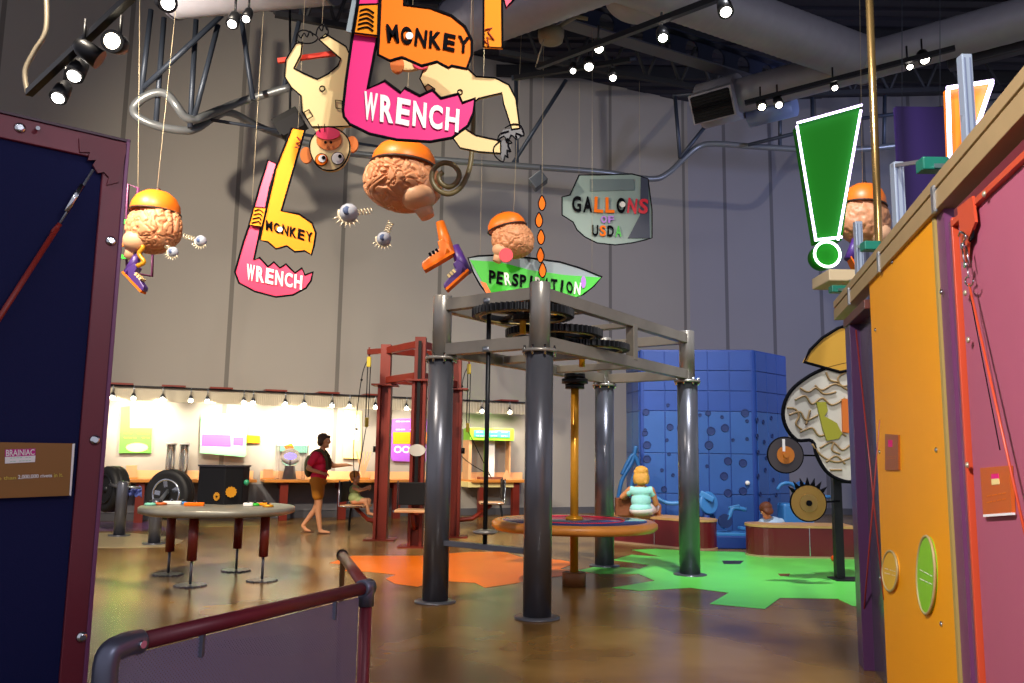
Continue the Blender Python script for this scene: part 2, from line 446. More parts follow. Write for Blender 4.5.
def gear(c, R, nt, th=.07, par=gf):
    c = Vector(c); mb = MB(); n = nt*4; out = []; inn = []
    for k in range(n):
        a = 2*PI*k/n; r = R if (k % 4) in (0, 1) else R-.035
        out.append((math.cos(a)*r, math.sin(a)*r)); inn.append((math.cos(a)*(R-.085), math.sin(a)*(R-.085)))
    def ringv(l, z): return [mb.bm.verts.new(c+Vector((x, y, z))) for x, y in l]
    a, b, d, e = ringv(out, -th/2), ringv(out, th/2), ringv(inn, -th/2), ringv(inn, th/2)
    for k in range(n):
        j = (k+1) % n
        for A, B in ((a, b), (b, e), (e, d), (d, a)): mb.bm.faces.new((A[k], A[j], B[j], B[k]))
    g = mb.build('gear', M('black metal'), par)
    MB().tube([c+Vector((math.cos(a_)*(R-.085), math.sin(a_)*(R-.085), -th/2)) for a_ in [2*PI*k/48 for k in range(48)]], .012, 6, close=True).build('inner_lip', mat('brass lip', 'a8925a', .4, .4), g)
    s = MB()
    for k in range(4):
        an = k*PI/2+.5; s.bar(c, c+Vector((math.cos(an), math.sin(an), 0))*(R-.06), .09, .03)
    s.lathe(c-Vector((0, 0, th)), [(.11, 0), (.11, th*2)], 24); s.build('spokes', M('black metal'), g)
    MB().cyl(c-Vector((0, 0, .2)), c+Vector((0, 0, .2)), .035, n=6).build('axle', M('gold'), g)
def LC(s, t, z): return C1+(C3-C1)*s+(C2-C1)*t+Vector((0, 0, z))
gear(F(523, 314, 2.77), .50, 56); gear(F(554, 334, 2.64), .50, 54); gear(F(582, 348, 2.535), .50, 52, .06)
# crank rod with small foot plate
cr = C1.lerp(C2, .50)
MB().cyl(cr+Vector((0, 0, .58)), cr+Vector((0, 0, 2.92)), .022).build('crank_rod', M('black metal'), gf)
MB().lathe(cr+Vector((0, 0, .68)), [(.1, 0), (.12, .02), (.05, .04)], 24).build('foot_plate', M('steel'), gf)
for z in (2.39, 2.86): MB().lathe(cr+Vector((0, 0, z-.02)), [(.06, 0), (.06, .05), (.03, .06)], 20).build('bearing', M('galv'), gf)

# turntable
tc = F(574, 585); tt = thing('turntable', 'round blue-topped turntable with orange wooden rim on a golden central pole', 'turntable', tc)
MB().lathe(tc, [(.13, 0), (.13, .13), (.12, .14)], 8).build('base_block', mat('block wood', '8a5a30', .5, var=.1), tt)
MB().cyl(tc+Vector((0, 0, .13)), tc+Vector((0, 0, 2.30)), .05, n=6).build('pole', M('gold'), tt)
MB().lathe(tc+Vector((0, 0, .60)), [(.80, 0), (.88, .0), (.915, .03), (.915, .075), (.88, .10), (.80, .10)], 72).build('rim', M('wood top'), tt)
MB().lathe(tc+Vector((0, 0, .60)), [(.79, .02), (.80, .103), (.01, .105)], 64).build('tabletop', M('blue top'), tt)
rg = MB().tube([tc+Vector((math.cos(a)*.55, math.sin(a)*.55, .706)) for a in [2*PI*k/48 for k in range(48)]], .008, 6, close=True).build('inlay_ring', M('red'), tt)
MB().lathe(tc+Vector((0, 0, .54)), [(.12, 0), (.62, .06)], 40).build('support_disc', M('galv'), tt)
MB().lathe(tc+Vector((0, 0, .7)), [(.10, 0), (.10, .03), (.06, .05)], 24).build('hub', M('gold'), tt)
g = MB()
for z, R in ((2.16, .11), (2.22, .15), (2.28, .12)): g.lathe(tc+Vector((0, 0, z)), [(R, 0), (R, .05)], 18)
g.build('drive_gear', M('black metal'), tt)

# ------------------------------------------------------------------ red pulley tower with seats
T1 = F(380, 540); T2 = F(415, 547); T3 = F(453, 537)
pt = thing('pulley_tower', 'dark red steel pulley tower on three posts with ropes and hanging seats', 'tower', (T1+T2+T3)/3)
for i, c in enumerate((T1, T2, T3)):
    h1 = 2.52; h2 = 3.2
    for s in (-1, 1):
        MB().box(c+Vector((s*.085, 0, h1/2)), .05, .22, h1).build('column_flange', M('rust red'), pt, bevel=.004)
    MB().box(c+Vector((0, 0, h1/2)), .13, .06, h1).build('column_web', M('rust red'), pt)
    MB().box(c+Vector((0, 0, h1+.015)), .42, .36, .03).build('collar_plate', M('rust red'), pt, bevel=.004)
    MB().box(c+Vector((0, 0, (h1+h2)/2+.02)), .17, .17, h2-h1).build('upper_column', M('rust red'), pt, bevel=.004)
    MB().box(c+Vector((0, 0, .012)), .5, .4, .024).build('base_plate', M('rust red'), pt)
for a, b in ((T1, T2), (T2, T3), (T3, T1)):
    for z in (3.12, 2.62): MB().bar(a+Vector((0, 0, z)), b+Vector((0, 0, z)), .08, .11).build('crossbeam', M('rust red'), pt, bevel=.004)
MB().prism([T2+Vector((.13*math.cos(a), -.14, 1.46+.09*math.sin(a))) for a in [2*PI*k/28 for k in range(28)]], (0, .03, 0)).build('oval_badge', mat('badge', 'c8c8c0', .4), pt)
MB().box(T2+Vector((0, -.125, 1.9)), .05, .02, 2.5).build('chain_guard', M('black'), pt)
for c in (T1, T3): MB().lathe(c+Vector((-.12 if c is T1 else .12, 0, 1.42)), [(.05, 0), (.05, .1)], 16).build('knob', M('black'), pt)
tcn = (T1+T2+T3)/3
def pulleys(x_top, seatp, name_lab):
    top = x_top
    t = thing('rope_pulley', name_lab, 'pulley', top-Vector((0, 0, .1)))
    MB().obox(top, (.035, 0, 0), (0, .03, 0), (0, 0, .09)).build('upper_block', mat('pulley yellow', 'c8b020', .4), t, bevel=.01)
    lo = top-Vector((0, 0, 1.05))
    MB().obox(lo, (.03, 0, 0), (0, .03, 0), (0, 0, .08)).build('lower_block', M('pulley yellow'), t, bevel=.01)
    MB().cyl(top+Vector((-.02, 0, -.05)), lo+Vector((-.02, 0, .05)), .009, n=6).build('rope', M('black'), t)
    MB().cyl(top+Vector((.03, 0, -.05)), lo+Vector((.02, 0, .05)), .009, n=6).build('rope', M('black'), t)
    MB().cyl(lo-Vector((0, 0, .05)), seatp+Vector((0, 0, .45)), .009, n=6).build('rope', M('black'), t)
    MB().tube(smoothpath([top+Vector((-.02, 0, .05)), top+Vector((-.12, 0, -.3)), top+Vector((-.2, -.05, -1.4)), seatp+Vector((-.02, -.15, .5))]), .008, 6).build('rope', M('black'), t)
    for z in (.35, 1.3): MB().sphere(top+Vector((-.1-.05*z, 0, -z*.9)), .022, 8).build('knot', M('black'), t)
    MB().bar(top+Vector((0, 0, .08)), top+Vector((0, 0, .26)), .03, .03, (1, 0, 0)).build('hook', M('rust red'), t)
def seat(p, face, post, label):      # face: unit vector the sitter looks along
    face = Vector(face).normalized(); sd = Vector((-face.y, face.x, 0))
    t = thing('hoist_chair', label, 'seat', p)
    MB().obox(p+Vector((0, 0, .02)), face*.21, sd*.24, (0, 0, .02)).build('seat_board', mat('seat wood', 'd8a878', .5), t, bevel=.01)
    MB().obox(p-face*.20+Vector((0, 0, .26)), face*.02, sd*.23, (0, 0, .17)).build('backrest', M('black'), t, bevel=.01)
    MB().tube([p-face*.22+sd*.25+Vector((0, 0, .45)), p-face*.22+sd*.25+Vector((0, 0, .02)), p+face*.2+sd*.25+Vector((0, 0, .02))], .012, 8).build('seat_frame', M('chrome'), t)
    MB().tube([p-face*.22-sd*.25+Vector((0, 0, .45)), p-face*.22-sd*.25+Vector((0, 0, .02)), p+face*.2-sd*.25+Vector((0, 0, .02))], .012, 8).build('seat_frame', M('chrome'), t)
    MB().tube(smoothpath([p-face*.15+sd*.2, p-face*.18+sd*.22-Vector((0, 0, .2)), p-face*.19+sd*.24-Vector((0, 0, .42))]), .02, 8).build('belt', M('black'), t)
    q = Vector((post.x, post.y, .28)); m = p+(q-p)*.5; m.z = .3
    MB().tube([q, m, p-Vector((0, 0, .02))], .04, 4).build('support_arm', M('rust red'), t)
S1 = P(356, 507, 14.5); S2 = P(412, 512, 12.6); S3 = P(491, 504, 14.9)
seat(S1, (1, -.15, 0), T1, 'light wooden pulley seat carrying the toddler, left of the red tower')
seat(S2, (0, -1, 0), T2, 'pulley seat with black backrest in front of the red tower middle post')
seat(S3, (-1, -.1, 0), T3, 'pulley seat with black backrest seen right of the thick steel post')
pulleys(P(369, 362, 14.45), S1, 'yellow pulley and black ropes above the toddler')
pulleys(P(469, 369, 14.9), S3, 'yellow pulley and black ropes right of the red tower')
MB().bar(P(369, 352, 14.45), T1+Vector((0, 0, 3.12)), .07, .09).build('beam_arm', M('rust red'), pt)
MB().bar(P(469, 357, 14.9), T3+Vector((0, 0, 3.12)), .07, .09).build('beam_arm', M('rust red'), pt)

# ------------------------------------------------------------------ lit exhibit wall: light rail, lamps, signs, counters
def LWp(px, py, d=0.0):
    return PLN(px, py, WA+WN*d, WU)
def wu(px): return (LWp(px, 400)-WA).dot(WU)
RAILZ = 2.49
a0, a1 = wu(80), wu(531)
lr = thing('light_rail', 'long corrugated silver light rail running along the exhibit wall', 'rail', WA+WU*((a0+a1)/2)+WN*.7+Vector((0, 0, RAILZ)))
mb = MB(); n = 260
for i in range(n):
    s = a0+(a1-a0)*i/n; along(WA, WU, WN, s, s+(a1-a0)/n*.6, RAILZ-.13, RAILZ+.14, .66, .69, mb)
along(WA, WU, WN, a0, a1, RAILZ-.13, RAILZ+.14, .64, .66, mb)
mb.build('fascia', mat('silver rail', 'd0c6ae', .45, .1), lr)
along(WA, WU, WN, a0, a1, RAILZ+.14, RAILZ+.165, .60, .74).build('top_edge', M('black metal'), lr)
for px in (121, 172, 218, 271, 322, 367, 437, 497):
    s = wu(px); along(WA, WU, WN, s-.22, s+.22, RAILZ+.165, RAILZ+.20, 0, .8).build('bracket', M('rust red'), lr)
lamps = [(114,.9),(134,.6),(162,1),(189,.8),(205,.8),(240,.8),(249,1),(280,1),(298,.9),(325,.8),(342,.7),(367,.7),(397,.6),(425,.6),(470,.6),(497,.9),(520,.5)]
aimed = {114: (135,425), 162: (150,420), 205: (215,430), 249: (240,425), 280: (290,428), 298: (300,430), 342: (350,430), 397: (408,440), 497: (492,455), 470: (455,450), 325: (325, 440), 520: (530, 450)}
ORD = ['first','second','third','fourth','fifth','sixth','seventh','eighth','ninth','tenth','eleventh','twelfth','thirteenth','fourteenth','fifteenth','sixteenth','last']
for i, (px, b) in enumerate(lamps):
    s = wu(px); p = WA+WU*s+WN*.80+Vector((0, 0, RAILZ-.02))
    t = thing('track_spotlight', ORD[i]+' spotlight from the left on the silver exhibit wall rail', 'lamp', p-Vector((0, 0, .1)), 'spotlights along the exhibit wall rail')
    MB().cyl(p+Vector((0, 0, .17)), p+Vector((0, 0, .04)), .012, n=8).build('stem', M('galv'), t)
    MB().lathe(p-Vector((0, 0, .07)), [(.055, 0), (.05, .06), (.03, .12)], 16, axis=(-WN*.5+Vector((0, 0, 1)))).build('lamp_housing', M('chrome'), t)
    MB().sphere(p-Vector((0, 0, .085)), (.045, .045, .03), 12).build('bulb', M('lamp glow warm'), t)
    if px in aimed:
        tg = LWp(*aimed[px]); l = spot('spotlight', p-Vector((0, 0, .13)), tg, 230*b if px < 400 else 130*b, (1, .87, .66), 110, .9, .06)

def wallsign(name, label, cat, poly, m, d=.06, th=.03, parent=None):
    return MB().prism([LWp(x, y, d) for x, y in poly], WN*(-th)).build(name, m, parent, label=label, cat=cat) if parent is None else MB().prism([LWp(x, y, d) for x, y in poly], WN*(-th)).build(name, m, parent)
mat('print green', '5cc83c', .6); mat('print mint', '8ad8a0', .6); mat('print purple', '9a50c8', .6); mat('print white', 'eeeae0', .6); mat('print teal', '7cc8b0', .6); mat('print yellow', 'e8d890', .6)
def signthing(label, cx, cy, d=.08):
    return thing('wall_sign', label, 'sign', LWp(cx, cy, d))
s = signthing('green poster with cream oval, leftmost on the lit exhibit wall', 135, 454)
wallsign('backing', None, None, [(119,453),(151,453),(152,428),(130,428),(130,406),(121,407)], M('print green'), parent=s)
el = MB().prism([LWp(137+11*math.cos(a), 447.5+4.5*math.sin(a), .065) for a in [2*PI*k/24 for k in range(24)]], WN*-.004).build('oval_patch', M('print yellow'), s)
wallsign('print_block', None, None, [(130,406),(152,406),(152,429),(130,429)], M('print yellow'), d=.058, parent=s)
text_mesh('-- ---\n--- --', quadmap((124,433),(150,434),(150,438),(124,438), lambda x, y: LWp(x, y, .063)), .003, n=WN).build('lettering', M('red'), s)
s = signthing('large tilted mint poster with purple band above the black box', 224, 457, .2)
wallsign('backing', None, None, [(201,415),(203,413),(247,415),(246,455),(244,457),(200,453)], M('print mint'), d=.22, parent=s)
wallsign('purple_band', None, None, [(202,434),(231,435),(231,447),(201,446)], M('print purple'), d=.226, th=.004, parent=s)
wallsign('white_field', None, None, [(205,417),(243,418),(243,433),(204,432)], M('print white'), d=.226, th=.004, parent=s)
wallsign('purple_note', None, None, [(233,437),(244,437),(243,446),(233,445)], M('print purple'), d=.226, th=.004, parent=s)
wallsign('wall_sign', 'small orange sign right of the large mint poster', 'sign', [(247,435),(260,436),(260,443),(247,443)], M('orange sign'))
s = signthing('teal and white poster above the plasma ball', 294, 453)
wallsign('backing', None, None, [(279,409),(310,410),(307,453),(277,451)], M('print teal'), parent=s)
wallsign('white_field', None, None, [(283,412),(304,413),(303,436),(281,435)], M('print white'), d=.066, th=.004, parent=s)
wallsign('orange_picture', None, None, [(284,446),(292,443),(294,448),(286,450)], M('orange'), d=.066, th=.004, parent=s)
s = signthing('pale yellow poster behind the pulley ropes', 352, 458)
wallsign('backing', None, None, [(344,410),(362,411),(361,459),(343,458)], M('print yellow'), parent=s)
wallsign('white_field', None, None, [(346,414),(359,415),(359,440),(346,439)], M('print white'), d=.066, th=.004, parent=s)
s = signthing('purple poster with orange band behind the red tower', 409, 460)
wallsign('backing', None, None, [(393,419),(426,418),(428,421),(428,460),(425,462),(393,461),(391,458),(392,421)], M('print purple'), parent=s)
wallsign('orange_band', None, None, [(393,432),(427,432),(427,444),(393,444)], M('orange sign'), d=.066, th=.004, parent=s)
text_mesh('OOOO', quadmap((394,446),(426,446),(426,453),(394,453), lambda x, y: LWp(x, y, .066)), .003, .02, n=WN).build('lettering', M('print white'), s)
text_mesh('---- -\n-- ---', quadmap((396,421),(424,421),(424,430),(396,430), lambda x, y: LWp(x, y, .066)), .003, .01, n=WN).build('lettering', M('print white'), s)

# counters
CZ = .84
def counter(px0, px1, label, legs):
    s0, s1 = wu(px0), wu(px1)
    t = thing('wall_counter', label, 'counter', WA+WU*((s0+s1)/2)+WN*.4)
    along(WA, WU, WN, s0, s1, CZ-.06, CZ, .05, .8).build('worktop', M('wood top'), t, bevel=.008)
    along(WA, WU, WN, s0, s1, CZ, CZ+.16, .05, .08).build('upstand', mat('ply', 'd8a878', .55, var=.05), t)
    for l in legs:
        s = wu(l); along(WA, WU, WN, s-.08, s+.08, 0, CZ-.06, .55, .7).build('leg', M('rust red'), t, bevel=.004)
        along(WA, WU, WN, s-.05, s+.05, CZ-.2, CZ-.06, .08, .6).build('brace', M('rust red'), t)
counter(60, 257, 'wooden wall counter behind the tyres and black box', (90, 147))
counter(264, 431, 'wooden wall counter behind the walking woman and toddler', (284, 340, 392, 425))
counter(462, 522, 'short wooden wall counter under the green-topped cabinet', (474, 506))
def onc(px, d=.45, z=CZ): return WA+WU*wu(px)+WN*d+Vector((0, 0, z))
# things on counters
for px, lab in ((174, 'left of the pair of clear tubes standing on the wall counter'), (187, 'right of the pair of clear tubes standing on the wall counter')):
    p = onc(px); t = thing('clear_tube', lab, 'tube', p, 'clear tubes on the counter')
    MB().lathe(p, [(.1, 0), (.1, .03)], 20).build('base', M('chrome'), t)
    for k in range(4):
        a = k*PI/2+.4; q = p+Vector((math.cos(a)*.08, math.sin(a)*.08, 0)); MB().cyl(q+Vector((0, 0, .03)), q+Vector((0, 0, .68)), .007, n=6).build('rod', M('galv'), t)
    MB().lathe(p+Vector((0, 0, .03)), [(.07, 0), (.07, .66)], 20).build('tube_body', M('acrylic'), t)
    MB().lathe(p+Vector((0, 0, .68)), [(.1, 0), (.1, .03)], 20).build('cap', M('white'), t)
p = onc(290)
t = thing('plasma_ball', 'clear plasma ball on dark red pyramid base on the wall counter', 'plasma ball', p)
MB().lathe(p, [(.17, 0), (.11, .28)], 4).build('base', M('maroon'), t)
MB().sphere(p+Vector((0, 0, .45)), .2, 28).build('glass_ball', M('acrylic'), t)
MB().sphere(p+Vector((0, 0, .47)), (.09, .09, .05), 16).build('core', mat('plasma', 'b090ff', .5, emit=1.6, ecol='b8a0ff'), t)
MB().cyl(p+Vector((0, 0, .28)), p+Vector((0, 0, .45)), .012, n=8).build('stem', M('black'), t)
mb = MB()
for px in (278, 303):
    q = onc(px); mb.obox(q+Vector((0, 0, .35)), WU*.006, WN*.2, (0, 0, .35))
mb.obox(p+WN*.2+Vector((0, 0, .35)), WU*.34, WN*.005, (0, 0, .35)); mb.build('acrylic_case', M('acrylic'), None, label='clear acrylic guard box around the plasma ball', cat='case')
for i, (px, w_, h, d, l) in enumerate(((125,.14,.24,.4,'small pale wooden block stand left of the tyre on the counter'),(137,.2,.26,.3,'pale wooden frame box between the two tyres on the counter'),(247,.2,.2,.35,'square wooden block at the counter end, right of the black box'),(270,.2,.2,.35,'square wooden block at the counter end, left of the plasma ball'))):
    t = thing('counter_block', l, 'block', onc(px, d))
    along(WA, WU, WN, wu(px)-w_/2, wu(px)+w_/2, CZ, CZ+h, d-.05, d).build('panel', M('ply'), t, bevel=.004)
    along(WA, WU, WN, wu(px)-w_/2-.02, wu(px)+w_/2+.02, CZ, CZ+.02, d-.12, d+.05).build('base', M('wood top'), t)
# flared fan object on counter near toddler
p = onc(361); t = thing('counter_exhibit', 'fan of pale wooden slats standing on the counter behind the ropes', 'exhibit', p)
for k in range(5):
    MB().bar(p+Vector((0, 0, .02)), p+WU*(-.16+.08*k)+Vector((0, 0, .6)), .03, .012, (0, 1, 0)).build('slat', M('ply'), t)
MB().box(p+Vector((0, 0, .02)), .3, .2, .04).build('base', M('wood top'), t)
# green topped cabinet
p = onc(492, .3); t = thing('mirror_cabinet', 'lime green cabinet with lit header on the short counter', 'cabinet', p)
def cabp(name, x0, x1, y0, y1, m, d0, d1):
    a = LWp(x0, y1, d1); b = LWp(x1, y0, d1); s0 = (a-WA).dot(WU); s1 = (b-WA).dot(WU)
    return along(WA, WU, WN, s0, s1, a.z, b.z, d0, d1).build(name, m, t, bevel=.004)
cabp('header', 470, 514, 429, 440, M('lime'), .05, .5)
cabp('header_panel', 474, 510, 431, 437, mat('header teal', '40c0a0', .5), .5, .512)
cabp('left_side', 468, 472, 440, 482, M('ply'), .05, .45)
cabp('green_edge', 484, 486, 440, 480, M('lime'), .25, .3)
cabp('white_column', 487, 495, 440, 478, M('print white'), .2, .3)
cabp('right_side', 509, 511, 440, 474, M('ply'), .05, .3)
cabp('tray', 468, 514, 482, 487.4, M('print yellow'), .1, .7)
cabp('figure_block', 480, 503, 477, 482, mat('block brown', '7a4630', .6), .2, .4)
MB().prism([LWp(501,482,.4), LWp(513,482,.4), LWp(507,470,.4)], WN*-.06).build('wedge', M('ply'), t)
text_mesh('-- --- --\n--- -- --', quadmap((476,431.8),(508,431.8),(508,436.2),(476,436.2), lambda x, y: LWp(x, y, .513)), .003, .01, n=WN).build('lettering', M('print white'), t)

# ------------------------------------------------------------------ tyres on stands
def tyre(c, ax, R, label, wid=.24, rim='chrome'):
    ax = Vector(ax).normalized(); c = Vector(c)
    t = thing('tyre', label, 'tyre', c-Vector((0, 0, R)))
    W = wid/2
    MB().lathe(c, [(R*.62, -W*.8), (R*.8, -W), (R*.95, -W*.9), (R, -W*.6), (R*.985, -W*.3), (R*.985, -W*.25), (R, -W*.2), (R, W*.2), (R*.985, W*.25), (R*.985, W*.3), (R, W*.6), (R*.95, W*.9), (R*.8, W), (R*.62, W*.8), (R*.58, 0)], 56, axis=ax).build('rubber', M('tyre'), t)
    f = -ax if ax.y > 0 else ax
    MB().tube([c+f*W*.85+(ax.orthogonal().normalized()*math.cos(a)+ax.cross(ax.orthogonal().normalized())*math.sin(a))*R*.6 for a in [2*PI*k/40 for k in range(40)]], .022, 8, close=True).build('rim', M(rim), t)
    sp = MB(); x = ax.orthogonal().normalized(); y = ax.cross(x)
    for k in range(5):
        a = 2*PI*k/5+.3; sp.bar(c+f*W*.6, c+f*W*.75+(x*math.cos(a)+y*math.sin(a))*R*.6, .07, .03, f)
    sp.build('spokes', M(rim), t)
    MB().lathe(c+f*W*.55, [(.08, 0), (.07, .05), (.03, .08)], 20, axis=f).build('hub', M('black metal'), t)
B1 = F(154, 544); B2 = F(119, 536)
tyre(Vector((P(165, 495, 13.4).x, 13.6, P(165, 495, 13.4).z)), (.25, 1, 0), .40, 'large tyre with silver spoked rim behind the round table')
tyre(Vector((P(112, 489, 14.8).x, 14.8, P(112, 489, 14.8).z)), (.8, 1, 0), .40, 'dark tyre partly hidden by the navy panel edge', .3, 'black metal')
st = thing('tyre_stand', 'grey steel stand with two posts and an axle carrying the tyres', 'stand', (B1+B2)/2)
for b, h in ((B1, .62), (B2, .84)):
    MB().lathe(b, [(.09, .02), (.09, h), (.07, h+.05)], 24).build('post', M('steel dark'), st)
    MB().lathe(b, [(.17, 0), (.17, .02)], 24).build('base_plate', M('steel dark'), st)
MB().cyl(B1+Vector((0, 0, .58)), Vector((P(165, 495, 13.4).x, 13.5, .76)), .03).build('axle', M('galv'), st)
MB().cyl(B2+Vector((0, 0, .78)), Vector((P(112, 489, 14.8).x, 14.7, .8)), .03).build('axle', M('galv'), st)
MB().cyl(B2+Vector((0, 0, .8)), P(141, 488, 14.0), .02).build('handle_bar', M('galv'), st)
# rag
mb = MB(); n = 14
pts0 = [(125,492),(141,487)]
g = [[None]*8 for _ in range(n)]
for i in range(n):
    for j in range(8):
        u = i/(n-1); v = j/7
        p = P(126+16*u, 491-5*u+v*(4+7*u), 14.1+.05*math.sin(u*9+v*4)); p.z += .02*math.sin(u*17)
        g[i][j] = mb.bm.verts.new(p)
for i in range(n-1):
    for j in range(7):
        f = mb.bm.faces.new((g[i][j], g[i+1][j], g[i+1][j+1], g[i][j+1])); f.smooth = True
rag = mb.build('rag', mat('blue rag', '6070c0', .8, var=.5, vscale=20), None, label='crumpled blue and white cloth hanging between the two tyres', cat='cloth')
sm = rag.modifiers.new('s', 'SOLIDIFY'); sm.thickness = .01

# ------------------------------------------------------------------ round table with black box
TBL = (F(190, 586)+F(168, 575)+F(236, 571)+F(262, 581))/4
t = thing('round_table', 'round grey table on four dark red legs with gear feet', 'table', TBL)
TZ = .79
MB().lathe(TBL+Vector((0, 0, TZ-.085)), [(.77, 0), (.835, .02), (.835, .075), (.82, .085), (.01, .085)], 64).build('tabletop', mat('table grey', '8f8c80', .35, .3, var=.1), t)
for q in ((190, 586), (168, 575), (236, 571), (262, 581)):
    c = F(*q)
    lg = MB().lathe(c+Vector((0, 0, .26)), [(.05, 0), (.05, TZ-.09-.26)], 20).build('leg', mat('leg red', '6a1c14', .4), t)
    MB().cyl(c+Vector((0, 0, .02)), c+Vector((0, 0, .28)), .015, n=10).build('rod', M('steel dark'), lg)
    mb = MB(); mb.prism([c+Vector((math.cos(2*PI*k/32)*(.17 if k % 2 else .145), math.sin(2*PI*k/32)*(.17 if k % 2 else .145), 0)) for k in range(32)], (0, 0, .015)).build('gear_foot', M('steel dark'), lg)
# black box
bp = TBL+Vector((-.0, -.05, TZ))
xl = P(197, 500, 9.9).x; xm = P(226, 500, 9.8).x; xr = P(243, 500, 9.9).x
t = thing('black_box', 'black angled display box with yellow gear discs on the round table', 'box', ((xl+xr)/2, 9.8, TZ))
MB().prism([(xl, 9.9, TZ), (xm, 9.72, TZ), (xr, 9.86, TZ), (xr, 10.1, TZ), (xl, 10.1, TZ)], (0, 0, .43)).build('body', M('black'), t, bevel=.008)
MB().prism([(xl-.01, 9.89, TZ+.43), (xm, 9.71, TZ+.43), (xr+.01, 9.85, TZ+.43), (xr+.01, 10.11, TZ+.43), (xl-.01, 10.11, TZ+.43)], (0, 0, .02)).build('lid', mat('charcoal', '28242a', .4), t)
def gdisc(c, nrm, r, m, par, name='gear_disc'):
    nrm = Vector(nrm).normalized(); x = nrm.orthogonal().normalized(); y = nrm.cross(x)
    return MB().prism([c+(x*math.cos(2*PI*k/24)+y*math.sin(2*PI*k/24))*(r*(1 if k % 2 else .86)) for k in range(24)], nrm*.012).build(name, m, par)
d1 = gdisc(P(217, 496.5, 9.765), (-.55, -1, 0), .05, M('gold'), t); gdisc(P(217, 496.5, 9.75), (-.55, -1, 0), .012, M('black'), d1, 'hub')
d2 = gdisc(P(231, 492, 9.755), (.5, -1, 0), .065, M('gold'), t)
MB().sphere((xr+.03, 9.9, TZ+.25), .035, 12).build('knob', mat('knob green', '2a8a60', .3), t)
# loose pieces on the table
pcs = [(150,'print teal',.1,'teal flat gear piece at the left edge of the round table'),(160,'rust sign',.12,'rust coloured flat piece near the left edge of the round table'),(172,'white',.12,'white flat piece left of the black box'),(182,'blue machine',.1,'blue flat piece left of the black box'),(194,'orange',.13,'orange bar lying just left of the black box'),
       (248,'white',.06,'small white block right of the black box'),(255,'green',.08,'green flat gear piece right of the black box'),(264,'orange sign',.12,'yellow ring piece on the right part of the round table'),(268,'gold',.1,'golden ring piece at the right of the round table')]
for i, (px, m, w_, lab) in enumerate(pcs):
    y = 9.45+.10*(i % 4); p = P(px, 508, y); p.z = TZ
    t = thing('table_piece', lab, 'game piece', p, 'loose gear pieces on the round table')
    if m in ('orange', 'white'): MB().obox(p+Vector((0, 0, .02)), (w_*.8, .02, 0), (-.01, .04, 0), (0, 0, .018)).build('body', M(m), t, bevel=.006)
    else: mb = MB(); mb.lathe(p, [(w_*.6, 0), (w_*.62, .02), (w_*.35, .03)], 16); mb.build('body', M(m), t)
    MB().cyl(p+Vector((0, 0, .02)), p+Vector((0, 0, .055)), .015, n=10).build('peg', M('black metal'), t)

# ------------------------------------------------------------------ blue climbing tower
b1 = P(753, 345, 14.2); b0 = P(640, 346, 14.4); b2 = P(786, 352, 15.05); bm1 = Vector((b0.x-.12, b0.y+.9, 0))
for q_ in (b0, b1, b2): q_.z = 0
ct = thing('climbing_tower', 'big bright blue climbing tower with round grip holes', 'climbing tower', (b0+b1)/2)
HT = 3.27
MB().prism([bm1, b0, b1, b2, b2+Vector((-.3, 1.2, 0)), bm1+Vector((.2, .9, 0))], (0, 0, HT)).build('core', M('blue wall'), ct, bevel=.03)
def facegrid(a, b, nx, mlow, mhigh):
    u = (b-a).normalized(); L_ = (b-a).length; nn = Vector((u.y, -u.x, 0)); lo = MB(); hi = MB()
    zs = [.12, .80, 1.48, 2.2, 2.55, 2.90, 3.24]
    for i in range(nx):
        for j in range(len(zs)-1):
            x0 = .05+(L_-.1)*i/nx+.008; x1 = .05+(L_-.1)*(i+1)/nx-.008
            (lo if j < 3 else hi).obox(a+u*(x0+x1)/2+nn*.008+Vector((0, 0, (zs[j]+zs[j+1])/2)), u*(x1-x0)/2, nn*.008, (0, 0, (zs[j+1]-zs[j])/2-.006))
    lo.build('lower_tiles', mlow, ct, bevel=.004); hi.build('upper_tiles', mhigh, ct, bevel=.004)
    return u, nn, L_
facegrid(b0, b1, 5, M('blue tile light'), M('blue tile')); facegrid(b1, b2, 3, M('blue tile light'), M('blue tile')); facegrid(bm1, b0, 2, M('blue tile light'), M('blue tile'))
U1 = (b1-b0).normalized(); N1 = Vector((U1.y, -U1.x, 0))
def hole(px, py, r, a=b0, u=U1, nn=N1):
    c = PLN(px, py, a+nn*.017, u)
    x = u; y = Vector((0, 0, 1))
    mb = MB(); mb.lathe(c, [(r, 0), (r*.94, .012), (r*.8, .012), (r*.72, .002)], 20, axis=nn); mb.build('grip_hole', M('blue hole'), ct)
for px, py, r in [(646,412,.06),(645,433,.05),(670,427,.06),(679,428,.04),(647,445,.07),(647,459,.07),(645,430,.03),(667,440,.03),(669,454,.03),(664,489,.05),(673,475,.03),(696,450,.05),(708,413,.05),(722,417,.03),(745,413,.07),(711,431,.075),(725,428,.07),(709,445,.075),(733,440,.03),(747,439,.03),(707,466,.03),(728,461,.07),(743,463,.07),(724,476,.07),(728,493,.07),(743,491,.07),(700,415,.03),(747,421,.03),(662,470,.03),(688,446,.05),(668,405,.03)]:
    hole(px, py, r)
U2 = (b2-b1).normalized(); N2 = Vector((U2.y, -U2.x, 0))
for px, py in [(757,420),(763,422),(771,418),(757,436),(764,442),(772,436),(758,452),(766,458),(774,452),(758,476),(765,470),(773,480),(760,494),(769,500),(777,465),(776,495)]:
    hole(px, py, .04, b1, U2, N2)
bb = b0+N1*.0
MB().sphere(PLN(747.5, 483, b0+N1*.05, U1), .04, 12).build('handhold', M('white'), ct)
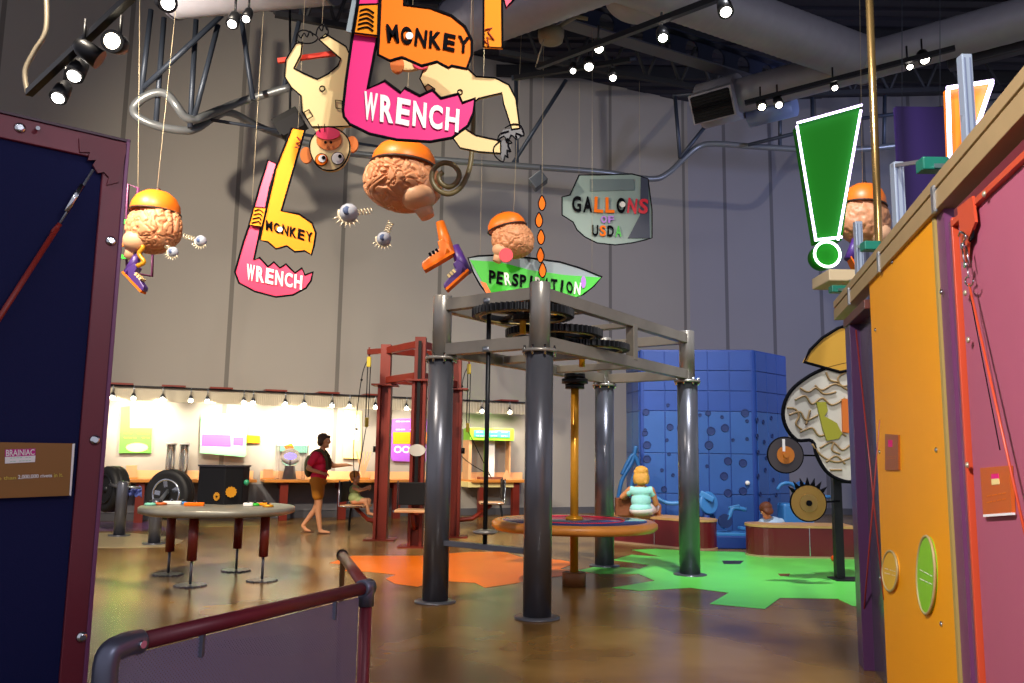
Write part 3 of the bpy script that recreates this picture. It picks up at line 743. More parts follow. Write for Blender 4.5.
# blue machines in front of the tower
t = thing('water_machine', 'light blue low machine with lever on a platform before the climbing tower', 'machine', F(735, 547)+Vector((0, .1, 0)))
q = F(735, 549)+Vector((0, .12, 0))
MB().box(q+Vector((0, .1, .1)), .75, .5, .2).build('platform', M('blue wall'), t, bevel=.02)
MB().box(q+Vector((0, .1, .22)), .72, .46, .05).build('deck', M('blue machine'), t, bevel=.01)
MB().lathe(q+Vector((-.12, 0, .42)), [(.11, 0), (.11, .05)], 24, axis=(0, -1, 0)).build('wheel', M('blue hole'), t)
MB().tube(smoothpath([q+Vector((-.15, 0, .3)), q+Vector((-.05, -.02, .5)), q+Vector((.02, 0, .62)), q+Vector((.22, 0, .6))]), .035, 10).build('lever', M('blue machine'), t)
MB().bar(q+Vector((-.05, 0, .62)), q+Vector((.12, 0, .66)), .06, .05).build('handle', M('blue machine'), t, bevel=.01)
MB().bar(q+Vector((.1, 0, .32)), q+Vector((.42, .05, .27)), .12, .05).build('tray', M('blue machine'), t, bevel=.01)
q = P(706, 500, 13.95)
t = thing('crank_machine', 'light blue arm with round disc behind the bench, right of the seated woman', 'machine', (q.x, 13.95, 0))
MB().lathe(q+Vector((.02, 0, -.05)), [(.17, 0), (.19, .03), (.17, .06)], 28, axis=(.5, -1, .1)).build('disc', M('blue machine'), t)
MB().tube(smoothpath([P(655, 497, 14.05), P(668, 503, 14.0), P(688, 502, 13.95), P(704, 498, 13.9)]), .035, 10).build('arm', M('blue machine'), t)
MB().bar(P(700, 493, 13.9), P(714, 500, 13.85), .08, .1).build('head', M('blue machine'), t, bevel=.02)
MB().cyl((q.x, 13.95, 0), (q.x, 13.95, .7), .06).build('post', M('blue wall'), t)
t = thing('tube_sculpture', 'dark teal bent tubes beside the blue tower, left of the seated woman', 'sculpture', (P(628, 510, 14.2).x, 14.2, 0))
mat('tube blue', '1c5a94', .4)
for pp in ([(618,500),(622,480),(632,462),(636,446)], [(622,505),(630,492),(633,478),(637,470)], [(640,470),(634,455),(628,462),(622,475)]):
    MB().tube(smoothpath([P(x, y, 14.2) for x, y in pp]), .035, 8).build('bent_tube', M('tube blue'), t)
MB().cyl((P(621, 510, 14.2).x, 14.2, 0), P(619, 500, 14.2), .05).build('post', M('tube blue'), t)
q = P(795, 498, 13.7)
t = thing('wheel_machine', 'light blue machine with round loop behind the right bench', 'machine', (q.x, 13.7, 0))
MB().box((q.x, 13.7, .45), .5, .35, .5).build('body', M('blue machine'), t, bevel=.04)
MB().tube([P(787+9*math.cos(a), 490+7*math.sin(a), 13.5) for a in [PI+PI*k/12 for k in range(13)]], .03, 8).build('loop_handle', M('blue machine'), t)
MB().lathe(P(800, 487, 13.52), [(.09, 0), (.09, .05)], 20, axis=(0, -1, 0)).build('dial', mat('dial blue', '2a64b0', .4), t)
MB().box((q.x+.3, 13.75, .12), .9, .4, .24).build('plinth', M('blue wall'), t, bevel=.02)
MB().tube([P(810, 496, 13.6), P(830, 497, 13.6)], .03, 8).build('pipe', M('blue machine'), t)

# ------------------------------------------------------------------ benches
def bench(a, b, dp, label, z=.46, round_a=False, round_b=False):
    u = (b-a).normalized(); nn = Vector((-u.y, u.x, 0)); L_ = (b-a).length; r = dp/2; pts = []
    def arc(c, a0, a1, k=14):
        return [c+(u*math.cos(a0+(a1-a0)*i/k)+nn*math.sin(a0+(a1-a0)*i/k))*r for i in range(k+1)]
    ca = a+nn*r+u*r; cb_ = b+nn*r-u*r
    pts += arc(cb_, -PI/2, PI/2) if round_b else [b, b+nn*dp]
    pts += arc(ca, PI/2, 3*PI/2) if round_a else [a+nn*dp, a]
    t = thing('bench', label, 'bench', (a+b)/2+nn*r)
    def off(k): 
        c = (a+b)/2+nn*r; return [p+(p-c).normalized()*k for p in pts]
    MB().prism(pts, (0, 0, z-.035)).build('base', M('bench red'), t)
    MB().prism([p+Vector((0, 0, .0)) for p in off(.012)], (0, 0, .03)).build('kick_trim', mat('trim tan', 'b09070', .5), t)
    MB().prism([p+Vector((0, 0, z-.035)) for p in off(.015)], (0, 0, .035)).build('seat_top', M('bench top'), t)
    s = MB().box(a.lerp(b, .55)-nn*.004+Vector((0, 0, z/2)), .012, .012, z-.07, math.atan2(u.y, u.x)).build('seam', M('chrome'), t)
    return u, nn
bench(F(600, 541), F(704, 551.5), .62, 'dark red bench with wooden top, the seated woman on it', round_b=True)
bench(F(752, 557.5), F(858, 559.5), .62, 'dark red bench with rounded end in front of the climbing tower right side', round_a=True)
p = F(832, 561); MB().sphere(p+Vector((0, -.08, .045)), .045, 16).build('ball', mat('ball orange', 'f05010', .4), None, label='small orange ball on the floor at the right bench', cat='ball')

# ------------------------------------------------------------------ brain sign on post
BY = 9.7
bpst = F(843, 580); t = thing('brain_sign', 'flat brain shaped sign with yellow cap and letters on a black post', 'sign', bpst)
MB().box(bpst+Vector((0, .1, 1.0)), .1, .1, 2.0).build('post', M('black metal'), t, bevel=.005)
MB().box(bpst+Vector((.12, 0, .01)), .5, .3, .02).build('base_plate', M('black metal'), t)
MB().box(bpst+Vector((.35, .1, .9)), .06, .06, 1.8).build('post', M('black metal'), t)
MB().bar(bpst+Vector((0, .1, 1.15)), bpst+Vector((.35, .1, 1.15)), .05, .05).build('crossbar', M('black metal'), t)
br = [(850,362),(826,368),(806,378),(790,392),(783,410),(786,427),(797,440),(812,441),(817,456),(826,471),(838,479),(852,482),(875,480),(900,465),(915,430),(910,390),(885,368)]
brc = smoothpath([P(x, y, BY) for x, y in br]+[P(*br[0], BY)], 4)[:-1]
MB().prism(brc, (0, .03, 0)).build('brain_board', mat('board grey', 'b8b4a8', .4, var=.06), t)
MB().tube(brc, .022, 6, close=True).build('outline', M('ink'), t)
random.seed(3)
mb = MB()
for pp in ([(795,400),(805,396),(812,404),(822,398),(832,405),(845,398)], [(800,388),(808,392),(816,388),(824,394),(836,392)], [(787,408),(795,409),(799,416),(796,424),(802,430)], [(846,372),(838,378),(842,386),(852,384)], [(826,372),(830,380),(838,382)], [(812,444),(822,456),(836,462),(850,458)], [(834,442),(832,450),(840,454)], [(789,415),(800,412),(806,420),(818,415)], [(800,432),(812,428),(820,436),(835,430),(846,436)], [(820,448),(832,442),(842,450),(850,445)], [(826,462),(836,456),(845,464)], [(815,385),(822,390),(835,384),(848,390)], [(810,410),(806,425)], [(830,470),(842,470)]):
    mb.tube(smoothpath([P(x, y, BY-.01) for x, y in pp]), .012, 6)
mb.build('fold_lines', mat('fold brown', '8a7048', .5), t)
capc = [P(x, y, BY-.02) for x, y in [(804,362),(810,350),(822,338),(838,328),(858,322),(890,326),(905,360),(870,366),(840,372)]]
MB().prism(capc, (0, .05, 0)).build('cap', mat('cap mustard', 'b88a28', .5), t); MB().tube(capc, .018, 6, close=True).build('cap_outline', M('ink'), t)
MB().prism([P(x, y, BY-.03) for x, y in [(816.6,402),(826,402),(828,411),(824.5,416),(837,423),(842,433.5),(839,438.7),(827,440.7),(823,429)]], (0, .03, 0)).build('letter_b', mat('olive letter', '8c8a20', .5), t)
MB().prism([P(x, y, BY-.03) for x, y in [(842,399),(862,398),(866,412),(857,418),(866,434),(858,434),(851,422),(850,433),(843,432)]], (0, .03, 0)).build('letter_r', mat('rust letter', 'c0641c', .5), t)
# two disc hands
def disc(px, py, r, label, m1, m2, spikes, hub):
    c = P(px, py, BY-.15); t = thing('hanging_disc', label, 'disc', c-Vector((0, 0, r)))
    MB().lathe(c, [(r, 0), (r, .02)], 40, axis=(0, -1, 0)).build('disc', m1, t)
    MB().lathe(c-Vector((0, .022, 0)), [(r*.5, 0), (r*.5, .006)], 32, axis=(0, -1, 0)).build('centre', m2, t)
    MB().tube([c+Vector((math.cos(a)*r, -.01, math.sin(a)*r)) for a in [2*PI*k/40 for k in range(40)]], .012, 6, close=True).build('outline', M('ink'), t)
    MB().cyl(c-Vector((0, .02, 0)), c-Vector((0, .05, 0)), r*.16).build('hub', hub, t)
    MB().bar(c+Vector((r*.3, .03, 0)), bpst+Vector((0, .02, c.z)), .02, .02).build('arm', M('ink'), t)
    if spikes:
        s = MB()
        for k in range(7):
            a = PI*.22+PI*.56*k/6; d = Vector((math.cos(a), 0, math.sin(a))); s.tube([c+d*r*.98, c+d*r*1.45], [.03, .002], 6)
        s.build('spikes', M('ink'), t)
    else: MB().box(c+Vector((-.02, -.025, r*.55)), .03, .01, r*.7).build('white_mark', M('white'), t)
disc(785, 455, .20, 'dark disc with orange centre left of the brain sign', mat('disc dark', '3c3638', .3), mat('disc orange', 'c07020', .4), False, mat('disc orange', 'c07020', .4))
disc(808, 503, .20, 'golden disc with black spikes on top under the brain sign', mat('disc gold', 'b8904a', .25, .7), mat('disc gold2', 'a8884c', .3, .6), True, M('ink'))

# ------------------------------------------------------------------ left navy panel
LA = F(0, 113, 2.4); LB = F(130, 143, 2.4); LA.z = LB.z = 0; LU = (LB-LA).normalized(); LN = Vector((LU.y, -LU.x, 0))
def LP(px, py, d=0): return PLN(px, py, LA+LN*d, LU)
t = thing('navy_partition', 'tall navy blue partition panel with riveted maroon frame at the left edge', 'partition', LB-LU*.6)
e = (LB-LA).length; ztop = 2.40
fw = .075
along(LA, LU, LN, -1.4, e-fw, 0, ztop-fw, -.06, -.012).build('panel_sheet', M('navy'), t)
along(LA, LU, LN, e-fw, e, 0, ztop, -.05, .0).build('side_frame', M('maroon'), t, bevel=.003)
along(LA, LU, LN, e-.012, e, 0, ztop+.01, -.13, .006).build('edge_plate', M('purple'), t, bevel=.002)
along(LA, LU, LN, -1.4, e-.0, ztop-fw, ztop, -.05, .0).build('top_frame', M('maroon'), t, bevel=.003)
along(LA, LU, LN, -1.4, e-.0, ztop, ztop+.008, -.13, .006).build('top_edge', mat('dark maroon', '3c1428', .4), t)
gus = [LP(x, y, .008) for x, y in [(79,138),(92,136),(126,143),(126,152),(119,182),(107,185),(109,177),(104,172),(98,173),(93,165),(96,160),(88,160),(90,152),(80,152)]]
MB().prism(gus, -LN*.01).build('corner_gusset', mat('gusset', '6a2832', .45), t)
for px, py in ((20, 128), (111, 241), (95, 440), (82, 637)):
    c = LP(px, py, 0); MB().lathe(c, [(.017, 0), (.015, .005), (.008, .010)], 20, axis=LN).build('rivet', M('chrome'), t)
MB().cyl(LP(38, 128, 0), LP(38, 128, .03), .006).build('rivet', M('chrome'), t)
rod = MB().cyl(LP(-60, 410, .03), LP(57, 228, .03), .008).build('tension_rod', mat('rod red', '8a2a22', .4), t)
MB().cyl(LP(57, 228, .03), LP(93, 170, .03), .004).build('turnbuckle_rod', M('galv'), rod)
MB().cyl(LP(66, 212, .03), LP(82, 185, .03), .009, n=6).build('turnbuckle', M('chrome'), rod)
MB().tube([LP(52, 233, .03), LP(60, 224, .03)], .007, 8).build('rod_end', M('rod red'), rod)
# background pink board behind its top
o = along(LA, LU, LN, -1.4, .05, 2.2, 2.475, -.5, -.46).build('pink_board', mat('pink board', 'a04060', .5), None, label='pink board edge above the navy partition in the top left', cat='board')
sg = thing('brown_plaque', 'brown information plaque with magenta logo on the navy partition', 'plaque', LP(36, 496, .02))
MB().prism([LP(-70, 441, .014), LP(75, 443.5, .014), LP(71, 495.5, .014), LP(-70, 501, .014)], -LN*.012).build('plate', M('brown sign'), sg)
MB().prism([LP(72.5, 444, .017), LP(75, 443.5, .017), LP(71, 496, .017), LP(69.5, 495, .017)], -LN*.006).build('white_edge', M('white'), sg)
lg = MB().prism([LP(5, 449.5, .017), LP(35.5, 448.5, .017), LP(35.5, 455.5, .017), LP(5, 457, .017)], -LN*.002).build('logo_block', M('magenta'), sg)
text_mesh('BRAINIAC', quadmap((6, 449.8), (34.5, 449.2), (34.5, 454.8), (6, 456.4), lambda x, y: LP(x, y, .0175)), .0008, .012, n=LN).build('lettering', M('white'), lg)
lg = MB().prism([LP(5, 457, .017), LP(35.5, 455.5, .017), LP(35, 462, .017), LP(5, 463.6, .017)], -LN*.002).build('logo_block', M('white'), sg)
text_mesh('---- --\n-- ----', quadmap((10, 458), (31, 457), (31, 460.5), (10, 461.7), lambda x, y: LP(x, y, .0175)), .0008, .0, n=LN).build('lettering', mat('mint text', '40c090', .5), lg)
text_mesh('more than', quadmap((-14, 477), (16, 476), (16, 479.3), (-14, 480.7), lambda x, y: LP(x, y, .0155)), .0008, .005, n=LN).build('lettering', mat('yellow text', 'd8c040', .5), sg)
text_mesh('2,000,000 rivets', quadmap((18, 475), (52, 473.6), (52, 477.6), (18, 479.6), lambda x, y: LP(x, y, .0155)), .0008, .012, n=LN).build('lettering', M('white'), sg)
text_mesh('in it.', quadmap((54, 473.5), (63, 473), (63, 476.5), (54, 477.5), lambda x, y: LP(x, y, .0155)), .0008, .005, n=LN).build('lettering', M('yellow text'), sg)

# ------------------------------------------------------------------ low mesh railing
R0 = P(107, 663, 1.97); R1 = P(366, 598, 2.9); R2 = P(342, 561, 3.78); zr = .95
for r_ in (R0, R1, R2): r_.z = zr
t = thing('mesh_barrier', 'low maroon pipe barrier with perforated grey infill in the foreground', 'barrier', (R0.x*.5+R1.x*.5, R0.y*.5+R1.y*.5, 0))
ru = (R1-R0); ru.z = 0; ru.normalize(); rn = Vector((ru.y, -ru.x, 0))
MB().cyl(R0+ru*.04, R1, .021).build('top_rail', M('maroon'), t)
MB().cyl(R1, Vector((R1.x, R1.y, 0)), .021).build('post', M('maroon'), t)
MB().cyl(R1, R2, .021).build('return_rail', mat('maroon rail', '7a3834', .3, .2), t)
MB().tube([R2+Vector((0, 0, 0)), R2+Vector((0, 0.015, -.03)), Vector((R2.x, R2.y+.02, 0))], .012).build('thin_post', mat('brown post', '6a4c2c', .4), t)
MB().cyl(R2-(R2-R1).normalized()*.0, R2+(R2-R1).normalized()*.01, .026).build('end_cap', M('black metal'), t)
MB().tube(smoothpath([R0+ru*.09, R0+ru*.04, R0+Vector((0, 0, -.02)), R0+Vector((0, 0, -.12))]), .028, 16).build('elbow_clamp', M('clamp'), t)
MB().cyl(R0-Vector((0, 0, .1)), Vector((R0.x, R0.y, 0)), .021).build('post', M('maroon'), t)
for q_ in (R0+ru*.07+rn*.026, R0-Vector((0, 0, .09))+rn*.026): MB().lathe(q_, [(.009, 0), (.009, .008)], 12, axis=rn).build('set_screw', M('chrome'), t)
MB().cyl(R1-ru*.03, R1+ru*.02, .028).build('tee_clamp', M('clamp'), t)
MB().cyl(R1+Vector((0, 0, .022)), R1-Vector((0, 0, .06)), .028).build('tee_clamp', M('clamp'), t)
def perf():
    m = bpy.data.materials.new('perforated sheet'); m.use_nodes = True; nt = m.node_tree; b = nt.nodes['Principled BSDF']; L = nt.links.new
    b.inputs['Base Color'].default_value = (*lin('8488ac'), 1); b.inputs['Roughness'].default_value = .45; b.inputs['Metallic'].default_value = .3
    tcd = nt.nodes.new('ShaderNodeTexCoord'); mp = nt.nodes.new('ShaderNodeMapping'); L(tcd.outputs['UV'], mp.inputs[0])
    v = nt.nodes.new('ShaderNodeTexVoronoi'); v.inputs['Scale'].default_value = 140; v.inputs['Randomness'].default_value = 0; v.voronoi_dimensions = '2D'; L(mp.outputs[0], v.inputs['Vector'])
    g = nt.nodes.new('ShaderNodeMath'); g.operation = 'GREATER_THAN'; g.inputs[1].default_value = .27; L(v.outputs['Distance'], g.inputs[0]); L(g.outputs[0], b.inputs['Alpha'])
    return m
a = R0+ru*.03; b = R1-ru*.045; L_ = (b-a).length
me = bpy.data.meshes.new('infill'); me.from_pydata([a+Vector((0, 0, -.025)), b+Vector((0, 0, -.025)), Vector((b.x, b.y, .1)), Vector((a.x, a.y, .1))], [], [(0, 1, 2, 3)])
uv = me.uv_layers.new(name='UVMap'); cs = [(0, .8), (L_, .8), (L_, 0), (0, 0)]
for i in range(4): uv.data[i].uv = (cs[i][0]*.7+cs[i][1]*.7, cs[i][1]*.7-cs[i][0]*.7)
o = link(me, 'perforated_infill', perf(), t); sm = o.modifiers.new('s', 'SOLIDIFY'); sm.thickness = .002
for f_ in (.28, .83):
    q_ = R0.lerp(R1, f_); MB().bar(q_-Vector((0, 0, .015)), q_-Vector((0, 0, .075)), .02, .012, (1, 0, 0)).build('clip', M('clamp'), t)

# ------------------------------------------------------------------ right hand partition row
PA = Vector((1.05, 0, 0)); PU = Vector((.235, 1, 0)).normalized(); PN = Vector((-PU.y, PU.x, 0))   # towards the hall
def RP(px, py, d=0): return PLN(px, py, PA+PN*d, PU)
def ps(px, py=455, d=0): return (RP(px, py, d)-PA).dot(PU)
bmz1 = (RP(1024, 68.6).z+RP(843, 295).z)/2; bmz0 = bmz1-.15
print('BEAM', RP(1024, 68.6), RP(843, 295), RP(1024, 164))
s_far, s_near = ps(842), 1.2
t = thing('overhead_beam', 'long tan double beam sloping across the upper right corner', 'beam', RP(900, 250))
along(PA, PU, PN, s_near, s_far, bmz0, bmz0+.085, -.06, .02).build('lower_channel', M('tan beam'), t, bevel=.003)
along(PA, PU, PN, s_near, s_far, bmz0+.097, bmz1, -.06, .02).build('upper_channel', M('tan beam'), t, bevel=.003)
along(PA, PU, PN, s_near, s_far, bmz0+.03, bmz1-.02, -.05, -.01).build('groove', M('black metal'), t)
for px in (954, 892, 859): s = ps(px); along(PA, PU, PN, s-.02, s+.02, bmz0-.01, bmz0+.11, .015, .03).build('bracket', M('galv'), t)
# yellow panel
y0, y1 = ps(945), ps(877)
t = thing('yellow_partition', 'tall bright yellow partition panel with small oval signs', 'partition', PA+PU*((y0+y1)/2))
along(PA, PU, PN, y0, y1, 0, bmz0, -.05, .0).build('panel_sheet', M('yellow panel'), t)
along(PA, PU, PN, y0-.035, y0, 0, bmz0, -.05, .0).build('edge_strip', mat('edge tan', 'a89050', .5), t)
for px, py in ((914,233),(893,262),(942,292),(876,330),(937,450),(880,452),(942,624),(881,578)):
    c = RP(px, py); MB().lathe(c, [(.014, 0), (.012, .006), (.004, .01)], 14, axis=PN).build('screw', M('chrome'), t)
along(PA, PU, PN, y0-.16, y0-.04, 0, bmz0, -.06, -.01).build('purple_post', M('purple'), None, label='purple steel upright right of the yellow partition', cat='post')
def oval(px, py, rx, ry, m1, m2, lab, txt):
    c = RP(px, py, .01); 
    t = thing('oval_sign', lab, 'sign', c)
    pl = [RP(px+rx*math.cos(a), py+ry*math.sin(a)+.0, .012) for a in [2*PI*k/32 for k in range(32)]]
    MB().prism(pl, -PN*.012).build('plate', m1, t)
    MB().tube(pl, .007, 6, close=True).build('border', m2, t)
    text_mesh(txt, quadmap((px-rx*.7, py-ry*.15), (px+rx*.7, py+ry*.02), (px+rx*.7, py+ry*.25), (px-rx*.7, py+ry*.1), lambda x, y: RP(x, y, .0125)), .001, 0, n=PN).build('lettering', M('white'), t)
oval(926, 575, 9, 39, M('lime'), mat('tan rim', 'b0a070', .5), 'green oval sign on the yellow partition', '--- ---- --\n---- -- ---')
oval(890, 571, 7.5, 20, mat('yellow oval', 'e8b030', .4), M('tan rim'), 'small yellow oval sign left of the green oval', '-- ---\n--- --')
t = thing('rust_plaque', 'small rust brown plaque on the yellow partition', 'plaque', RP(891, 470))
MB().prism([RP(885,434,.01), RP(898,435,.01), RP(898.5,470,.01), RP(885,470,.01)], -PN*.01).build('plate', mat('plaque brown', '9a5014', .4), t)
MB().prism([RP(888,440,.012), RP(892,440,.012), RP(892,447,.012), RP(888,447,.012)], -PN*.002).build('logo_block', M('pink'), t)
text_mesh('---- --\n-- ----', quadmap((887,457),(896,456),(896,458),(887,459), lambda x, y: RP(x, y, .011)), .0008, 0, n=PN).build('lettering', M('orange sign'), t)
# mauve panel
m0, m1 = 1.2, ps(970)
MZ = RP(1024, 164).z
t = thing('mauve_partition', 'mauve pink partition panel with red steel frame at the right edge', 'partition', PA+PU*2.3)
along(PA, PU, PN, m0, m1-.03, 0, MZ, -.05, .0).build('panel_sheet', M('mauve panel'), t)
along(PA, PU, PN, m1-.008, m1+.012, 0, MZ+.04, -.045, .018).build('red_stile', M('orange red'), t, bevel=.002)
along(PA, PU, PN, m1+.016, m1+.11, 0, MZ+.05, -.06, .0).build('purple_stile', M('purple'), t, bevel=.002)
along(PA, PU, PN, m0, m1+.0, MZ, MZ+.025, -.045, .02).build('red_top_rail', M('orange red'), t, bevel=.002)
along(PA, PU, PN, m0, m1+.02, MZ+.025, MZ+.08, -.06, .0).build('maroon_top_rail', M('maroon'), t, bevel=.002)
gp = [RP(x, y, .025) for x, y in [(957,208),(972,196),(975,222),(968,240),(966,262),(961,262),(960,232)]]
MB().prism(gp, -PN*.01).build('gusset', M('orange red'), t)
MB().prism([RP(x, y, .02) for x, y in [(966,205),(974,212),(973,238),(966,246),(962,232)]], -PN*.004).build('black_plate', M('ink'), t)
for px, py in ((985,194),(966,293),(968,465),(969,340)): MB().lathe(RP(px, py, .02), [(.013, 0), (.011, .006), (.004, .01)], 14, axis=PN).build('bolt', mat('bolt cream', 'c8c0a0', .3, .6), t)
rod = MB().cyl(RP(969, 284, .04), RP(1040, 600, .04), .0045).build('tension_rod', M('orange red'), t)
MB().cyl(RP(971, 300, .04), RP(1000, 450, .04).lerp(RP(1040, 600, .04), .0), .002).build('cable', M('ink'), t)
tb = smoothpath([RP(x, y, .04) for x, y in [(959,236),(961,232),(966,236),(963,244)]]); MB().tube(tb, .005, 8).build('hook', M('chrome'), rod)
for dx in (-2.2, 2.2): MB().cyl(RP(964+dx, 246, .04), RP(967+dx, 264, .04), .0035).build('turnbuckle_bar', M('chrome'), rod)
for px, py in ((964.5, 246), (967.5, 265)): MB().lathe(RP(px, py, .035), [(.012, 0), (.012, .012)], 10, axis=PN).build('turnbuckle_end', M('chrome'), rod)
MB().cyl(RP(967, 265, .04), RP(969, 278, .04), .003).build('turnbuckle_rod', M('chrome'), rod)
MB().tube([RP(969.5+4*math.cos(a), 281+5*math.sin(a), .04) for a in [PI*1.6*k/12-.3 for k in range(13)]], .004, 8).build('eye_ring', M('chrome'), rod)
MB().cyl(RP(972, 330, .04), RP(960, 300, .04), .002)
t2 = thing('orange_plaque', 'orange plaque with pink logo on the mauve partition', 'plaque', RP(997, 515, .01))
MB().prism([RP(980,468,.014), RP(1009,465.5,.014), RP(1012,514,.014), RP(983,516,.014)], -PN*.012).build('plate', M('rust sign'), t2)
MB().prism([RP(983,514.5,.017), RP(1012,512.5,.017), RP(1012,515,.017), RP(983,517,.017)], -PN*.01).build('white_edge', M('white'), t2)
MB().prism([RP(991,474,.016), RP(998,473.5,.016), RP(998.5,478.5,.016), RP(991.3,479,.016)], -PN*.002).build('logo_block', M('pink'), t2)
MB().prism([RP(991.3,479,.016), RP(998.5,478.5,.016), RP(999,484,.016), RP(991.6,485,.016)], -PN*.002).build('logo_block', mat('cream text', 'f0d890', .5), t2)
text_mesh('--- ---- -- ---\n---- -- --- ---', quadmap((987,496),(1006,492.5),(1006,499),(987,503), lambda x, y: RP(x, y, .015)), .0008, .0, n=PN).build('lettering', M('orange sign'), t2)
# far dark panel
d0, d1 = ps(877)+.03, ps(853)
t = thing('grey_partition', 'dark glossy grey partition with purple frame and crossed red rods', 'partition', PA+PU*((d0+d1)/2))
along(PA, PU, PN, d0, d1-.15, 0, 2.36, -.09, -.05).build('panel_sheet', M('grey panel'), t)
along(PA, PU, PN, d1-.2, d1, 0, 2.40, -.08, .02).build('purple_stile', mat('purple dark', '48284a', .3, .1), t, bevel=.003)
along(PA, PU, PN, d0, d1, 2.36, 2.42, -.08, .03).build('top_rail', mat('brown rail', '5a2a20', .4), t, bevel=.003)
MB().cyl(RP(856, 330, 0), RP(884, 600, 0), .005).build('cross_rod', M('rod red'), t)
MB().cyl(RP(880, 420, 0), RP(858, 683, 0), .005).build('cross_rod', M('rod red'), t)
# aluminium uprights with teal blocks behind the beam
def upright(px0, px1, ytop, ybot, Y, lab):
    pc = P((px0+px1)/2, ytop, Y); wd = (px1-px0)/FPX*Y*.8; zb = bmz0+.0
    t = thing('aluminium_upright', lab, 'post', (pc.x, Y, 0))
    MB().box((pc.x, Y, pc.z/2), wd, wd, pc.z).build('post', mat('alu', '98a6b8', .4, .3), t, bevel=.004)
    for k in (-.25, .25): MB().box((pc.x+wd*k, Y-wd/2, pc.z/2), wd*.12, .006, pc.z-.04).build('slot', mat('alu dark', '66708a', .4), t)
for a in ((957, 971, 56, 0, 3.7, 'nearest pale aluminium upright in front of the orange neon sign'), (890, 903, 163, 0, 4.8, 'middle pale aluminium upright against the purple board'), (853, 862, 222, 0, 6.0, 'farthest pale aluminium upright right of the exclamation mark')): upright(*a)
def teal(a, b, Y, lab, to=None):
    p, q = P(*a, Y), P(*b, Y); o = MB().obox((p+q)/2, ((q-p).x/2, 0, 0), (0, .04, 0), (0, 0, abs((q-p).z)/2)).build('teal_block', M('teal'), None, label=lab, cat='block', bevel=.006)
    m_ = (p+q)/2; MB().bar(m_, P(to[0], (a[1]+b[1])/2, to[1])*1.0, .02, .02).build('bracket', M('galv'), o)
teal((919, 159), (946, 172), 4.0, 'teal block tucked under the orange neon sign', (962, 3.7)); teal((862, 242), (879, 251), 5.2, 'teal block at the foot of the gold pole', (858, 6.0)); teal((830, 286), (846, 293), 6.6, 'teal block at the far lower end of the tan beam', (856, 6.0))
p, q = P(820, 274, 7.0), P(858, 286, 7.0)
sh_ = MB().obox((p+q)/2+Vector((0, 0, .0)), ((q-p).x/2, 0, 0), (0, .2, 0), (0, 0, .05)).build('tan_shelf', mat('shelf tan', 'c8b490', .5), None, label='pale tan shelf below the exclamation mark', cat='shelf', bevel=.01)
MB().bar(P(850, 281, 6.95), P(857, 281, 6.0), .03, .03).build('bracket', M('galv'), sh_)
MB().bar(P(893, 166, 4.8), P(930, 160, 4.5), .02, .02).build('thin_rail', M('galv'), None, label='thin silver rail from the middle upright to the teal block', cat='rail')
pb_ = MB().obox((P(921, 160, 9)), (.27*1.0, 0, 0), (0, .03, 0), (0, 0, .62)).build('purple_board', M('purple panel'), None, label='dark purple board behind the aluminium uprights', cat='board')
for px in (902, 940): MB().cyl(P(px, 112, 9), P(px, -80, 9), .004, n=6).build('hanging_wire', M('strut'), pb_)
# gold pole
a = P(868, -60, 8.6); b = P(878, 250, 8.6)
MB().tube([Vector((P(876, 240, 8.6).x, 8.6, 0)), Vector((P(868, -40, 8.6).x*1.0, 8.6, a.z))], .04, 16).build('gold_pole', mat('brass', 'b8935a', .25, .9), None, label='slim brass pole running from floor to ceiling at upper right', cat='pole')

# neon exclamation signs
def neon_sign(lab, body, tubes, circle, Y, mface, mneon, side):
    c = P(*body[2], Y); t = thing('neon_sign', lab, 'sign', c)
    pl = [P(x, y, Y) for x, y in body]
    MB().prism(pl, (0, .14 if circle else .05, 0)).build('face', mface, t)
    cx = sum(p.x for p in pl)/len(pl)
    for (x0, y0), (x1, y1) in tubes:
        MB().cyl(P(x0, y0, Y-.03), P(x1, y1, Y-.03), .011, n=12).build('neon_tube', mneon, t)
    if circle:
        px, py, r = circle; c = P(px, py, Y); R = r/FPX*Y
        MB().lathe(c+Vector((0, .14, 0)), [(R, 0), (R, .14)], 40, axis=(0, -1, 0)).build('dot_face', mface, t)
        MB().tube([c+Vector((math.cos(a)*R, -.03, math.sin(a)*R)) for a in [2*PI*k/40 for k in range(40)]], .012, 8, close=True).build('neon_ring', M('neon green'), t)
neon_sign('green exclamation mark sign edged with glowing white neon', [(798,124),(860,107),(842,240),(817,242)], [((797,123),(862,105)),((797,126),(816,241)),((861,110),(838,240)),((815,240),(842,237))], (826, 255, 13), 7.0, M('lit green'), M('neon'), 1)
MB().prism([P(x, y, 7.1) for x, y in [(795,128),(799,124),(819,242),(813,240)]], (0, .04, 0)).build('sign_return', M('green'), None, label='bright green edge strip on the left of the exclamation sign', cat='strip')
neon_sign('orange wedge shaped sign edged with white neon behind the tan beam', [(948,88),(992,82),(976,128),(951,160)], [((947,88),(993,81)),((948,90),(950,158)),((992,83),(976,130))], None, 4.3, M('lit orange'), M('neon'), 1)
MB().bar(P(965, 120, 4.34), P(964, 118, 3.7), .03, .03).build('bracket', M('galv'), bpy.data.objects['neon_sign.001'])
neon_sign('small neon fragment glowing between the beam and the red frame', [(953,202),(966,199),(960,214),(954,230)], [((952,203),(966,201)),((952,206),(953,228))], None, 4.3, M('lit orange'), M('neon'), 1)

